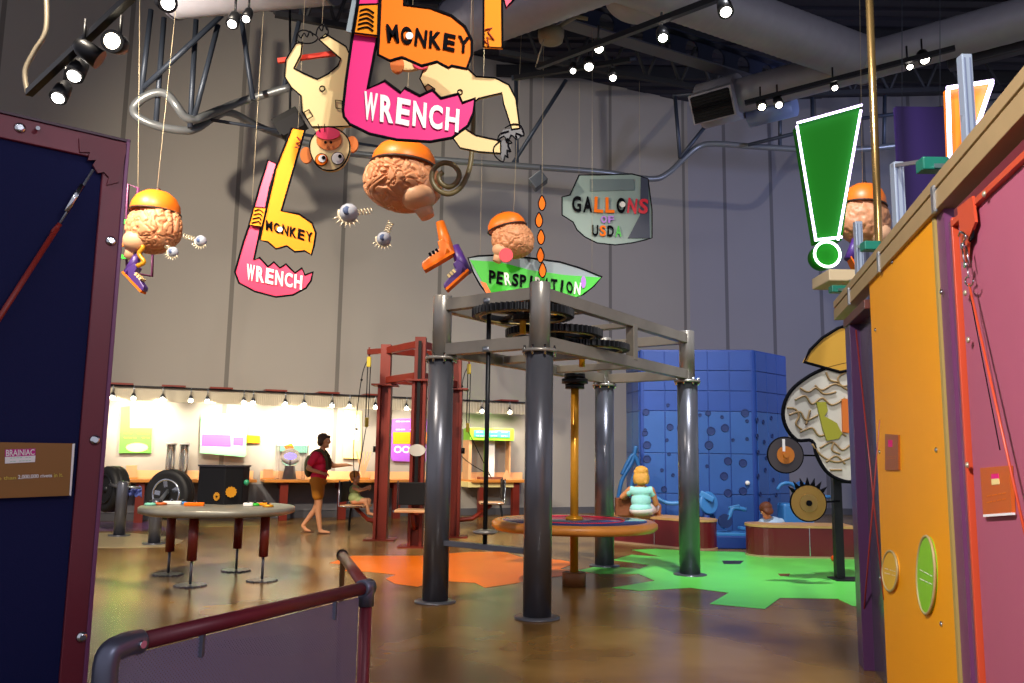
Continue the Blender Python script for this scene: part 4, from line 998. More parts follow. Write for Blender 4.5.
# ------------------------------------------------------------------ hanging cut-out signs
def poly(name, pts, Y, m, par, th=.03, line=None, lw=.02, dy=0):
    pl = [P(x, y, Y) for x, y in pts]
    o = MB().prism(pl, (0, th, 0)).build(name, m, par)
    if line: MB().tube([p-Vector((0, .004, 0)) for p in pl], lw, 6, close=True).build('outline', M('ink'), o)
    return o
def lettering(word, x0, y0, x1, y1, h0, h1, Y, m, par, bold=.02, rot=None, colors=None):
    """letters one by one along a line of baseline points; h0->h1 letter height"""
    n = len(word); out = []
    for i, ch in enumerate(word):
        if ch == ' ': continue
        u0 = i/n; u1 = (i+.82)/n
        if ch in 'I!': u0 += .25/n; u1 -= .25/n
        bx0 = x0+(x1-x0)*u0; bx1 = x0+(x1-x0)*u1; by = y0+(y1-y0)*((u0+u1)/2); h = h0+(h1-h0)*(i/max(1, n-1))
        rr = (rot or [0]*n)[i % len(rot)] if rot else 0
        cx = (bx0+bx1)/2; cy = by-h/2; ca, sa = math.cos(rr), math.sin(rr); sl = (y1-y0)/(x1-x0)
        def fn(x, y, cx=cx, cy=cy, ca=ca, sa=sa, sl=sl): 
            dx, dy = x-cx, y-cy; return P(cx+dx*ca-dy*sa, cy+dx*sa+dy*ca+dx*sl, Y)
        mm = colors[i % len(colors)] if colors else m
        out.append((text_mesh(ch, quadmap((bx0, by-h), (bx1, by-h), (bx1, by), (bx0, by), fn), .012, bold), mm))
    for mb_, mm in out: mb_.build('letter', mm, par)
def strings(pts, Y, par, top=8.5, r=.0025):
    for x, y in pts:
        p = P(x, y, Y); MB().cyl(p, Vector((p.x, p.y, top)), r, n=6).build('hanging_wire', M('string'), par)

BIGY = 6.3
bw = thing('wrench_sign', 'large hanging pink and orange MONKEY WRENCH sign at top centre', 'sign', P(410, 142, BIGY))
poly('pink_jaw', [(382,-60),(360,-60),(358.5,0),(353,33),(346,82),(343,109.5),(344,117),(350,124.5),(369.5,134),(397,140),(430,142),(452,138),(468,126),(474,112),(475,98.5),(462.6,103),(458.5,94),(441,98.5),(432.5,90),(420,96),(405,88),(401,93),(385,81),(368,89),(378,36),(380,0)], BIGY, M('pink'), bw, line=1, lw=.012)
poly('orange_jaw', [(380.5,-60),(404.5,-60),(404.5,5.5),(430,8),(451.6,16),(465,27),(472,41),(472,55),(466.7,69),(451.6,66),(448,68),(437,62),(421.5,66),(402,57.5),(390,61),(378,55),(379,36),(380.5,0)], BIGY-.04, M('orange'), bw, line=1, lw=.012)
bd = poly('ribbed_band', [(358.5,5),(379,4),(378,36),(354,33)], BIGY-.05, M('orange sign'), bw, line=1, lw=.01)
mb = MB()
for k in range(5): mb.tube(smoothpath([P(360-.6*k, 11+k*4.5, BIGY-.06), P(367, 9+k*4.5, BIGY-.06), P(374-.2*k, 13+k*4.5, BIGY-.06)]), .007, 6)
mb.build('rib_lines', M('ink'), bd)
poly('grey_side', [(352,0),(358,0),(353,33),(346,31)], BIGY+.02, M('boat grey'), bw)
lettering('MONKEY', 387, 42, 472, 54, 18, 16, BIGY-.045, M('ink'), bw, .03, [-.1, 0, .1, .05, .1, .05])
lettering('WRENCH', 364, 120, 462, 133, 28, 23, BIGY-.005, M('white'), bw, .035, [.05, .02, .08, .05, .03, .06])
MB().lathe(P(409.5, 36, BIGY-.065), [(.03, 0), (.03, .006)], 20, axis=(0, -1, 0)).build('white_dot', M('white'), bw)
strings([(400, -50), (370, -50)], BIGY, bw)

SMY = 11.0
sw = thing('wrench_sign', 'smaller hanging pink and orange MONKEY WRENCH sign against the beige wall', 'sign', P(275, 297, SMY))
poly('pink_jaw', [(268,160),(277,164),(270,187),(266,207),(261,227),(254,260),(259.6,257.5),(268,266.6),(274,262),(280,268),(286,264),(295,273),(302,268),(305,275),(313,272),(311,281),(306,288),(293,295),(276,297),(255,291.5),(239,283),(235,272),(243.5,242),(249,226),(254,207),(260,185)], SMY, M('pink red'), sw, line=1, lw=.014)
poly('orange_jaw', [(291.8,128),(305,130.5),(281.5,211),(299,214),(312,223),(316,233),(314,246),(311.4,255),(305,251),(295,252),(287,246),(276,249),(268,242),(259.6,240),(275.7,168.6)], SMY-.04, M('orange sign'), sw, line=1, lw=.014)
bd = poly('ribbed_band', [(254,207),(267,208),(262,227),(249,225)], SMY-.05, M('orange sign'), sw, line=1, lw=.01)
mb = MB()
for k in range(4): mb.tube(smoothpath([P(254.5-k, 211+k*4, SMY-.06), P(259, 209.5+k*4, SMY-.06), P(263-k, 212.5+k*4, SMY-.06)]), .008, 6)
mb.build('rib_lines', M('ink'), bd)
lettering('MONKEY', 266, 230, 314, 243, 10, 10, SMY-.045, M('ink'), sw, .03, [0, 0, .1, .05, .1, 0])
MB().lathe(P(280, 229.5, SMY-.065), [(.035, 0), (.035, .006)], 20, axis=(0, -1, 0)).build('white_dot', M('white'), sw)
lettering('WRENCH', 247, 280, 304, 290, 16, 14, SMY-.005, M('white'), sw, .035, [.05, .02, .08, .05, .03, .06])
mb = MB().tube([P(x, y, SMY-.05) for x, y in [(297,137),(301,142),(296,143),(300,148),(295,147)]], .01, 6); mb.build('jagged_mark', mat('dark red', '8a2010', .5), sw)
strings([(252, 205), (298, 130)], SMY, sw)
# third wrench, upside down, mostly above the frame
T3Y = 6.6
tw = thing('wrench_sign', 'orange handle end of another wrench sign hanging in at the top edge', 'sign', P(493, 47, T3Y))
poly('orange_jaw', [(483.5,47),(502.5,48),(502,-20),(500,-60),(530,-64),(548,-80),(550,-110),(530,-104),(510,-110),(484,-108)], T3Y, M('orange sign'), tw, line=1, lw=.01)
poly('pink_jaw', [(503,-2),(506,8),(512,2),(530,-20),(540,-50),(503,-52)], T3Y+.05, M('pink red'), tw, line=1, lw=.01)
MB().tube([P(x, y, T3Y-.01) for x, y in [(484,40),(489,46),(487,37),(494,40),(488,32),(492,28),(485,30)]], .007, 6).build('jagged_mark', M('dark red'), tw)
strings([(493, -20)], T3Y, tw)

# monkeys
mat('monkey dark', 'd8742a', .5)
MKY = 6.9
mk = thing('monkey_cutout', 'upside down cream monkey cut-out hanging by its feet left of the large sign', 'cut-out', P(330, 172, MKY))
poly('body', [(302.4,42),(295.6,44),(286,60),(284.6,76.6),(291.5,87.6),(301,95.8),(302.4,112),(312,127),(335,127),(352,126),(352,60),(346,46.5),(325.7,34),(318.9,39.7),(340.8,58.9),(338,66),(328.4,74),(317.5,79.4),(305,74),(294,68.4),(301,54.8)], MKY, M('cream'), mk, line=1, lw=.007)
poly('neck', [(312,125),(318,136),(338,136),(345,125)], MKY+.01, M('cream'), mk)
hd = MB().prism([P(329.8+20*math.cos(a)*(1-.04*math.sin(3*a)), 149+21.5*math.sin(a), MKY-.03) for a in [2*PI*k/36 for k in range(36)]], (0, .05, 0)).build('head', M('cream'), mk)
MB().tube([P(329.8+20*math.cos(a)*(1-.04*math.sin(3*a)), 149+21.5*math.sin(a), MKY-.03) for a in [2*PI*k/36 for k in range(36)]], .006, 6, close=True).build('outline', M('ink'), hd)
for x, y in ((306, 155), (352, 144)): MB().prism([P(x+6*math.cos(a), y+8*math.sin(a), MKY+.02) for a in [2*PI*k/20 for k in range(20)]], (0, .03, 0)).build('ear', M('monkey dark'), hd)
MB().prism([P(329+12.5*math.cos(a), 140+10*math.sin(a), MKY-.04) for a in [2*PI*k/28 for k in range(28)]], (0, .01, 0)).build('muzzle', M('monkey dark'), hd)
MB().prism([P(328+12*math.cos(a), 133.5+6*math.sin(a), MKY-.05) for a in [2*PI*k/28 for k in range(28)]], (0, .01, 0)).build('mouth', M('pink red'), hd)
for x in (325.5, 331): MB().lathe(P(x, 142.5, MKY-.055), [(.012, 0), (.012, .008)], 12, axis=(0, -1, 0)).build('nostril', M('ink'), hd)
for x, y, m in ((321.6, 159.8, 'orange'), (337.8, 158.5, 'white')):
    e_ = MB().lathe(P(x, y, MKY-.04), [(.056, 0), (.056, .008)], 24, axis=(0, -1, 0)).build('eye_ring', M('ink'), hd)
    MB().lathe(P(x, y, MKY-.05), [(.05, 0), (.05, .008)], 24, axis=(0, -1, 0)).build('eye_white', M(m), e_)
    MB().lathe(P(x+.8, y-1, MKY-.06), [(.033, 0), (.033, .008)], 20, axis=(0, -1, 0)).build('iris', M('white'), e_)
    MB().lathe(P(x+2.2, y-2, MKY-.07), [(.016, 0), (.016, .008)], 16, axis=(0, -1, 0)).build('pupil', M('ink'), e_)
MB().tube([P(322.3+2.6*math.cos(a), 88.5+2.6*math.sin(a), MKY-.01) for a in [2*PI*k/16 for k in range(16)]], .005, 6, close=True).build('navel', M('ink'), mk)
for pc in ([(304,112),(309,109.5),(313,116),(307,119.5)], [(335.5,100),(342,101),(342,109),(336,108)]): MB().tube([P(x, y, MKY-.01) for x, y in pc], .005, 6, close=True).build('patch_line', M('ink'), mk)
def claw(pts, par, nm='foot_outline'):
    MB().tube(smoothpath([P(x, y, MKY-.01) for x, y in pts], 3), .006, 6).build(nm, M('ink'), par)
claw([(296,42),(297,34),(303,30),(312,33),(318,38),(312,43),(302,43),(296,40)], mk); claw([(298,34),(301,38),(304,33),(307,37),(310,31),(313,36)], mk)
claw([(316,35),(318,28),(324,24),(328,30),(327,36),(320,38)], mk); claw([(319,27),(322,31),(324,25),(327,30)], mk)
MB().bar(P(278, 61, MKY+.05), P(338, 53, MKY+.05), .03, .04).build('red_bar', mat('bar red', 'd03018', .4), None, label='short red trapeze bar gripped by the upside down monkey', cat='bar')
for dx in (0, 5): MB().cyl(P(320+dx, 132, MKY-.06), P(318+dx*1.3, 124, MKY-.06), .004, n=6).build('hair', M('ink'), hd)
strings([(303, 34), (322, 26)], MKY, mk)
mk2 = thing('monkey_cutout', 'cream monkey cut-out with spread limbs partly behind the large sign', 'cut-out', P(480, 155, MKY))
poly('body', [(430,62),(424,68.4),(420,79),(427,92),(440,110),(452,137),(460,148),(479,152),(501,153.5),(501,141),(476,135.5),(464,128),(462,112),(479,98.5),(502,93),(503.6,104),(512,130),(520,128.7),(516,98.5),(509,85),(495.4,78),(476,76.6),(465,66),(450,58)], MKY, M('cream'), mk2, line=1, lw=.007)
hd = MB().prism([P(408+20*math.cos(a), 56+14*math.sin(a), MKY-.03) for a in [2*PI*k/30 for k in range(30)]], (0, .04, 0)).build('head', M('cream'), mk2)
MB().prism([P(397+7*math.cos(a), 64+9*math.sin(a), MKY-.05) for a in [2*PI*k/20 for k in range(20)]], (0, .03, 0)).build('ear', M('monkey dark'), hd)
MB().prism([P(421+8*math.cos(a), 63+6*math.sin(a), MKY-.05) for a in [2*PI*k/20 for k in range(20)]], (0, .02, 0)).build('mouth', M('pink red'), hd)
MB().tube([P(460+2.4*math.cos(a), 92+2.4*math.sin(a), MKY-.01) for a in [2*PI*k/16 for k in range(16)]], .005, 6, close=True).build('navel', M('ink'), mk2)
MB().tube([P(x, y, MKY-.01) for x, y in [(424,88),(428,84),(435,89),(432,93)]], .005, 6).build('patch_line', M('ink'), mk2)
claw([(509,131),(500,134),(498,140),(504,136),(508,143),(511,135),(517,140),(516,133),(524,136),(521,126),(513,124),(505,128)], mk2, 'hand_outline')
claw([(500,141),(494,147),(495,156),(503,162),(505,155),(508,158),(507,150),(511,152),(508,144),(512,143),(507,138)], mk2, 'hand_outline')
mb = MB()
mb.prism([P(x, y, MKY) for x, y in [(503,130),(522,127),(524,135),(517,139),(512,135),(508,142),(504,136),(499,139)]], (0, .02, 0))
mb.prism([P(x, y, MKY) for x, y in [(500,142),(508,138),(511,150),(507,156),(503,161),(500,154)]], (0, .02, 0))
mb.build('grey_hands', mat('smoke', '5a5a60', .5), mk2)
strings([(470, 68)], MKY, mk2)
# spiral tail
tl = [(473,100),(473,130),(471,160),(467,176),(460,188),(449,194),(438,190),(432,180),(434,169),(443,163),(453,165),(459,173),(457,182),(449,187),(441,183),(439,176),(443,172)]
MB().tube(smoothpath([P(x, y, 7.3) for x, y in tl]), .024, 10).build('spiral_tube', mat('olive tube', '6a5e3c', .4), None, label='olive green spiral tail hanging before the central brain', cat='tube')
MB().cyl(P(473, 101, 7.3), P(473, -60, 7.3), .006, n=6).build('hanging_wire', M('string'), bpy.data.objects['spiral_tube'])

# ------------------------------------------------------------------ brains
def brain_mesh(c, r, seed, rotz=0, ico=6, name='brain'):
    mb = MB(); bmesh.ops.create_icosphere(mb.bm, subdivisions=ico, radius=1)
    off = Vector((seed*7.3, seed*3.1, seed*1.7)); R = Matrix.Rotation(rotz, 3, 'Z')
    for v in mb.bm.verts:
        d = v.co.normalized()
        wv = Vector((noise.noise(d*2.6+off), noise.noise(d*2.6+off+Vector((9, 0, 0))), noise.noise(d*2.6+off+Vector((0, 9, 0)))))
        nn = noise.noise((d+wv*.28)*2.7+off)
        g = math.exp(-(nn/.085)**2)
        nn2 = noise.noise((d+wv*.2)*3.7-off+Vector((3, 5, 7))); g2 = math.exp(-(nn2/.07)**2)
        fis = math.exp(-(d.y/.05)**2)
        k = 1-.085*g*(1 if d.z > -.55 else .3)-.06*g2*(1-g)-.10*fis*(d.z > -.3)
        k *= 1-.18*max(0, -d.z-.3)
        p = Vector((d.x*r[0], d.y*r[1], d.z*r[2]))*k
        v.co = Vector(c)+R @ p
    for f in mb.bm.faces: f.smooth = True
    return mb
def spring(a, b, r, turns, th=.006):
    a, b = Vector(a), Vector(b); d = b-a; x = d.orthogonal().normalized(); y = d.normalized().cross(x); n = int(turns*10)
    return MB().tube([a+d*k/n+(x*math.cos(2*PI*turns*k/n)+y*math.sin(2*PI*turns*k/n))*r for k in range(n+1)], th, 5)
def shoe(ankle, toe, m, par, w_=.07):
    a, b = Vector(ankle), Vector(toe); d = (b-a); up = Vector((0, 0, 1)); side = Vector((0, 1, 0)); n_ = side.cross(d).normalized()
    if n_.z < 0: n_ = -n_
    L_ = d.length; dn = d.normalized()
    prof = [(-.18, 0), (-.2, .30), (-.12, .62), (.1, .62), (.18, .36), (.6, .30), (.95, .24), (1.05, .1), (1.0, 0)]
    pts = [a+dn*L_*u+n_*L_*v for u, v in prof]
    o = MB().prism([p-side*w_ for p in pts], side*w_*2).build('shoe', m, par, bevel=.012)
    MB().prism([p-side*(w_+.008) for p in [a+dn*L_*u+n_*L_*v for u, v in [(-.2, -.06), (-.2, .04), (1.03, .04), (1.03, -.06)]]], side*(w_*2+.016)).build('sole', M('orange'), o)
    lc = MB()
    for u in (.28, .42, .56): lc.obox(a+dn*L_*u+n_*L_*.34, dn*.012, side*(w_+.004), n_*.02)
    lc.build('laces', M('cream') if m is not M('cap orange') else M('ink'), o)
    return o
def brain(lab, px, py, Y, wpx, hpx, seed, tilt, eyes, legs, ico=6, cap=True, capoff=(0, 0), rotz=.4, stemside=1):
    c = P(px, py, Y); rx = wpx/2/FPX*Y*1.0; rz = hpx/2/FPX*Y
    t = thing('hanging_brain', lab, 'model', c-Vector((0, 0, rz*1.3)))
    brain_mesh(c, (rx, rx*.82, rz), seed, rotz, ico).build('brain', M('brain'), t)
    # brain stem / cerebellum
    mb = MB().sphere(c+Vector((stemside*rx*.40, -rx*.30, -rz*.52)), (rx*.44, rx*.42, rz*.40), 24); mb.tube([c+Vector((stemside*rx*.5, -rx*.2, -rz*.7)), c+Vector((stemside*rx*.66, -rx*.22, -rz*1.12))], [rx*.26, rx*.17], 20); mb.build('brain_stem', M('brain pale'), t)
    rt = Matrix.Rotation(tilt, 4, 'Y')
    # cap: half dome with rim
    cc = c+Vector((capoff[0]*rx, -.0, rz*.56+capoff[1]*rz)); ax = (rt @ Vector((0, 0, 1)))
    R = rx*.78
    cp = MB().lathe(cc, [(R, 0), (R*1.02, .02), (R*.97, rz*.3), (R*.8, rz*.55), (R*.5, rz*.72), (R*.15, rz*.78), (.005, rz*.79)], 36, axis=ax).build('cap', M('cap orange'), t)
    MB().tube([cc+rt @ Vector((math.cos(a)*R*1.03, math.sin(a)*R*1.03, .0)) for a in [2*PI*k/36 for k in range(36)]], .014, 6, close=True).build('cap_rim', mat('cap dark', '3a2014', .5), cp)
    MB().sphere(cc+ax*rz*.82, .035, 10).build('cap_button', M('cap dark'), cp)
    for k, (ex, ey, r, sx, sy) in enumerate(eyes):
        e_ = P(ex, ey, Y-.15); s_ = P(sx, sy, Y-.1)
        ob = MB().sphere(e_, r, 24).build('eyeball', M('eye grey'), t)
        MB().lathe(e_-Vector((0, r*.85, 0)), [(r*.5, 0), (r*.4, r*.14), (.002, r*.17)], 16, axis=(.5, -1, 0)).build('iris', mat('iris blue', '5a6a90', .2), ob)
        d = Vector((math.cos(2.6), 0, math.sin(2.6)))
        MB().tube([e_+Vector((math.cos(a)*r*1.08, -.0, math.sin(a)*r*1.08)) for a in [PI*.9+PI*.9*j/10 for j in range(11)]], r*.16, 8).build('eyelid', M('spring'), ob)
        ls = MB()
        for j in range(7):
            a = PI*1.15+PI*.6*j/6; dv = Vector((math.cos(a), -.25, math.sin(a))); ls.tube([e_+dv*r*1.1, e_+dv*r*1.75], [r*.10, r*.03], 5)
        ls.build('eyelashes', M('spring'), ob)
        spring(s_, e_+Vector((0, 0, 0)), .03, 7).build('spring', M('spring'), t)
    for (hx, hy, ax_, ay, tx, ty, m) in legs:
        h = P(hx, hy, Y-.1); an = P(ax_, ay, Y-.12); to = P(tx, ty, Y-.12)
        shoe(an, to, m, t)
        spring(h, an+(h-an)*.35, .02, 4, .005).build('leg_spring', M('spring'), t)
        MB().tube([h, an+(an-to)*.0+Vector((0, 0, .0))], [.045, .08], 12).build('leg', m, t)
    MB().cyl(c+Vector((0, 0, rz*1.1)), Vector((c.x+.1, c.y, 8.6)), .003, n=6).build('hanging_wire', M('string'), t)
    return t
brain('hanging pink brain with orange cap in the centre, one orange and one purple boot', 403, 184, 8.6, 84, 68, 1, .06,
      [(349, 213, .10, 372, 211), (384, 239, .075, 391, 222)], [(440, 222, 449, 256, 425, 270, M('cap orange')), (455, 246, 465, 274, 447, 290, M('shoe purple'))], 7, rotz=.5)
brain('hanging brain with orange cap at left beside the navy panel', 154, 229, 11.0, 62, 60, 2, .05,
      [(201, 241, .075, 184, 236), (173, 252, .07, 165, 245)], [(140, 250, 128, 276, 143, 292, M('shoe purple'))], 6, rotz=-.5, stemside=-1)
brain('small hanging brain with tilted orange cap above the green boat sign', 513, 241, 12.5, 50, 42, 3, -.25,
      [], [], 6, capoff=(-.25, .05), rotz=.9, stemside=-1)
brain('dim hanging brain with orange cap behind the gold pole at right', 864, 222, 11.0, 56, 60, 4, .1,
      [], [(856, 238, 850, 260, 856, 272, M('shoe purple'))], 5, rotz=.3)
# yellow hook and frames around the left brain
MB().tube(smoothpath([P(x, y, 10.8) for x, y in [(136,244),(143,247),(139,254),(144,262),(137,266)]]), .03, 8).build('yellow_hook', M('gold'), None, label='yellow S shaped hook below the left hanging brain', cat='hook')
fr = thing('pipe_hanger', 'purple square frames with green and orange clips behind the left brain', 'frame', P(140, 280, 11.6))
for q in ([(126,240),(153,243),(152,276),(127,272)], [(128,184),(138,188),(136,240),(126,238)]):
    MB().tube([P(x, y, 11.6) for x, y in q], .025, 4, close=True).build('square_frame', M('purple'), fr)
MB().box(P(127, 222, 11.5), .12, .05, .06).build('clip', M('green'), fr); MB().box(P(127, 244, 11.5), .14, .05, .08).build('clip', M('cap orange'), fr); MB().box(P(125, 257, 11.5), .1, .05, .06).build('clip', M('green'), fr)
MB().cyl(P(138, 188, 11.6), P(140, -20, 11.6), .004, n=6).build('hanging_wire', M('string'), fr)

# ------------------------------------------------------------------ boat, cup and drops
BTY = 13.0
bt = thing('boat_sign', 'green and grey boat shaped PERSPIRATION sign above the steel frame', 'sign', P(535, 296, BTY))
boat = [(468,258),(478,256),(500,255),(530,258),(560,262),(580,268),(602,277),(594,286),(584,294),(570,300),(540,306),(510,304),(490,298),(480,285),(473,272)]
poly('hull', boat, BTY, M('boat grey'), bt, line=1, lw=.014)
poly('green_band', [(470,260),(500,262),(530,270),(565,275),(601,277.5),(592,287),(580,296),(540,305),(510,303),(488,292)], BTY-.03, M('boat green'), bt)
poly('orange_tip', [(480,281),(486,283),(495,300),(488,297)], BTY-.045, M('cap orange'), bt)
poly('pink_patch', [(574+4*math.cos(a), 270) if 0 else (583.5+2.6*math.cos(a), 282+6*math.sin(a)) for a in [2*PI*k/16 for k in range(16)]], BTY-.05, M('violet'), bt)
ik, wh = M('ink'), M('white')
lettering('PERSPIRATION', 489, 283, 582, 295, 13, 12, BTY-.045, ik, bt, .03, [0, .1, -.1, .1], [ik, ik, wh, ik, ik, ik, wh, ik, ik, ik, ik, wh])
MB().prism([P(506+7*math.cos(a), 255+7*math.sin(a), BTY-1.15) for a in [2*PI*k/24 for k in range(24)]], (0, .05, 0)).build('red_disc', M('red'), None, label='red round nose disc in front of the small hanging brain', cat='disc')
MB().bar(P(506, 255, BTY-1.12), P(508, 252, BTY-.55), .02, .02).build('rod', M('string'), bpy.data.objects['red_disc'])
strings([(480, 257), (592, 272)], BTY, bt)
for i, (x, y) in enumerate(((542, 203), (539, 220), (541, 237), (540.5, 255), (542.5, 270))):
    lab = ['topmost orange drop above the boat sign', 'second orange drop from the top above the boat', 'third orange drop from the top above the boat', 'fourth orange drop from the top, on the boat rim', 'lowest orange drop, over the boat sign lettering'][i]
    t = thing('orange_drop', lab, 'drop', P(x, y+7, BTY-.25), 'orange drops falling in a line')
    pl = [P(x+3.7*math.sin(a)*(1-.45*max(0, math.cos(a))), y-7.5*math.cos(a), BTY-.25) for a in [2*PI*k/20 for k in range(20)]]
    MB().prism(pl, (0, .03, 0)).build('drop', M('orange'), t); MB().tube(pl, .010, 6, close=True).build('outline', M('ink'), t)
MB().cyl(P(542, 195, BTY-.23), Vector((P(542, 195, BTY-.23).x, BTY-.23, 8.5)), .004, n=6).build('hanging_wire', M('string'), bt)
CUY = 15.0
cu = thing('cup_sign', 'grey cup shaped GALLONS OF USDA sign hung in front of the bluish wall', 'sign', P(610, 245, CUY))
cup = [(579,175),(600,175),(632,174),(640,176),(648,179),(652,210),(652,238),(645,240),(632,243),(615,245),(597,243),(585,237),(577,230),(573,222),(562,215),(562,197),(570,195)]
poly('cup_body', cup, CUY, M('cup grey'), cu, line=1, lw=.012)
poly('dark_side', [(641,177),(648,179),(650,238),(628,238),(640,215)], CUY-.02, M('cup dark'), cu)
poly('grey_window', [(590,179),(634,179),(634,190),(590,191)], CUY-.02, mat('cup window', '6c7c80', .4), cu)
og, gn, rd, vi = M('orange'), M('green'), M('red'), M('violet')
lettering('GALLONS', 572, 212, 650, 214, 16, 15, CUY-.03, ik, cu, .03, [0, 0, .05, 0, 0, .1, .1], [ik, ik, og, og, ik, rd, rd])
MB().lathe(P(622.5, 204.5, CUY-.05), [(.055, 0), (.055, .01)], 20, axis=(0, -1, 0)).build('white_dot', M('white'), cu)
lettering('OF', 601, 223, 615, 223, 7, 7, CUY-.03, vi, cu, .03)
lettering('USDA', 592, 236, 623, 237, 11, 11, CUY-.03, ik, cu, .03, None, [ik, og, ik, gn])
strings([(579, 176), (640, 176)], CUY, cu)
# flood lamp hanging in front of wall
t = thing('flood_light', 'grey boxy flood light tilted above the orange drops', 'lamp', P(538, 190, 14.5))
c = P(538, 181, 14.5); MB().obox(c, (.11, 0, .09), (0, .12, 0), (-.07, 0, .09)).build('housing', mat('flood grey', '3c424c', .4), t, bevel=.015)
MB().cyl(c, c+Vector((.05, 0, .3)), .012).build('stem', M('strut'), t)

# ------------------------------------------------------------------ ceiling: ducts, tracks, beams, struts
def tube_thing(name, lab, cat, pts, r, m, grp=None, n=12):
    return MB().tube(pts, r, n).build(name, m, None, label=lab, cat=cat, group=grp)
def duct(lab, a, b, r, rings=.35, ends=None):
    a, b = Vector(a), Vector(b); t = thing('air_duct', lab, 'duct', (a+b)/2-Vector((0, 0, r)))
    L_ = (b-a).length; n = int(L_/rings); pr = []
    pts = []; rr = []
    for k in range(n*3+1):
        u = k/(n*3); pts.append(a.lerp(b, u)); rr.append(r*(1.0 if k % 3 else 1.012))
    MB().tube(pts, rr, 40).build('duct_pipe', M('duct'), t)
    for e_ in (a, b): 
        MB().tube([e_-(b-a).normalized()*.02, e_+(b-a).normalized()*.02], r*1.03, 40).build('flange', mat('duct dark', '5c5c68', .5, .3), t)
    return t
ZD = 8.0
duct('wide grey spiral duct crossing the upper right to join the other duct', F(600, -34, ZD+.1), F(868, 62, ZD+.1), .38, .12)
dB = duct('long grey round duct ending in a grille box at upper right', F(722, 101, ZD), F(1080, 3, ZD), .31, .3)
duct('grey round duct rising from behind the wrench signs at top centre', F(455, 28, ZD), F(640, -42, ZD), .42, .12)
duct('grey duct along the top left edge of the ceiling', F(172, -14, ZD), F(330, -30, ZD), .45, .3)
e_ = MB().sphere(F(640, -10, ZD+.2), (.55, .55, .45), 28); e_.build('elbow', M('duct'), None, label='rounded grey duct elbow between the two top ducts', cat='duct')
# duct end box with grille
p = F(715, 103, ZD)
t = thing('air_diffuser', 'round duct end with dark grille box at the end of the long duct', 'diffuser', p)
du = (F(1080, 3, ZD)-F(722, 101, ZD)).normalized()
MB().tube([p-du*.25, p+du*.5], .42, 40).build('drum', M('duct'), t)
sdv = Vector((du.y, -du.x, 0))
MB().obox(p+sdv*.40+du*.15-Vector((0, 0, .2)), du*.42, sdv*.06+Vector((0, 0, -.05)), (sdv*.12+Vector((0, 0, .24)))).build('grille_box', M('duct'), t, bevel=.01)
gr = MB()
for k in range(9): gr.obox(p+sdv*.47+du*.15-Vector((0, 0, .26))+(sdv*.10+Vector((0, 0, .2)))*(-1+k*.25), du*.36, sdv*.01, Vector((0, 0, .015)))
gr.build('grille', M('black metal'), t)
MB().obox(p+sdv*.45+du*.15-Vector((0, 0, .255)), du*.38, sdv*.012-Vector((0, 0, .01)), (sdv*.10+Vector((0, 0, .21)))).build('grille_back', M('black'), t)
q = F(768, 112, ZD-.3); MB().tube([q-du*.35, q+du*.5], .2, 28).build('side_duct', mat('duct blue', '7a8cb8', .4, .2), None, label='short bluish duct stub under the long round duct', cat='duct')
p = F(1012, 36, ZD-.05); MB().obox(p, du*.9, sdv*.1, Vector((0, 0, .3))).build('grille_box', mat('grille dark', '33333c', .5), None, label='dark rectangular grille on the duct at the top right corner', cat='grille', bevel=.02)
# perforated beam
a = F(560, 10, 8.7); b = F(800, 84, 8.7); u = (b-a).normalized(); L_ = (b-a).length
t = thing('castellated_beam', 'dark blue steel beam with round holes below the spiral duct', 'beam', (a+b)/2)
mb = MB(); cell = .62; nc = int(L_/cell); hh = .42; nn = Vector((u.y, -u.x, 0))
for i in range(nc):
    c0 = a+u*(cell*(i+.5)); R = .19; N_ = 32
    def q2(an, rad): return c0+u*math.cos(an)*rad*.8+Vector((0, 0, math.sin(an)*rad))
    for th in (-.01, .01):
        ci = []; co = []
        for k in range(N_):
            an = 2*PI*k/N_; cx, sy = math.cos(an), math.sin(an); sc = min((cell/2)/max(abs(cx), 1e-6), (hh/2)/max(abs(sy), 1e-6))
            ci.append(mb.bm.verts.new(q2(an, R)+nn*th)); co.append(mb.bm.verts.new(c0+u*cx*sc+Vector((0, 0, sy*sc))+nn*th))
        for k in range(N_): mb.bm.faces.new((ci[k], ci[(k+1) % N_], co[(k+1) % N_], co[k]))
mb.build('web', M('strut blue'), t)
MB().bar(a-Vector((0, 0, hh/2)), b-Vector((0, 0, hh/2)), .3, .03).build('bottom_flange', mat('flange grey', '5a5e70', .5), t)
MB().bar(a+Vector((0, 0, hh/2)), b+Vector((0, 0, hh/2)), .3, .03).build('top_flange', M('strut blue'), t)
# roof trusses
def truss(lab, a, b, h, n, r=.035, m='strut'):
    a, b = Vector(a), Vector(b); t = thing('roof_truss', lab, 'truss', (a+b)/2)
    up = Vector((0, 0, h))
    MB().bar(a, b, r*2, r*2).build('bottom_chord', M(m), t); MB().bar(a+up, b+up, r*2, r*2).build('top_chord', M(m), t)
    mb = MB()
    for i in range(n):
        p0 = a.lerp(b, i/n); p1 = a.lerp(b, (i+.5)/n)+up; p2 = a.lerp(b, (i+1)/n)
        mb.tube([p0, p1], r*.7, 6); mb.tube([p1, p2], r*.7, 6)
    mb.build('web_bars', M(m), t)
truss('steel roof truss left of the round ducts in the upper middle', P(500, 52, 15.5), P(745, 96, 17.5), 1.0, 7, .05, 'joist')
truss('dark roof truss behind the long duct at upper right', P(745, 96, 17.5), P(1000, 88, 17.0), .9, 7, .05, 'joist')
truss('dark roof truss running above the upside down monkey', P(275, 14, 14.0), P(420, 40, 15.0), .9, 5, .05, 'joist')
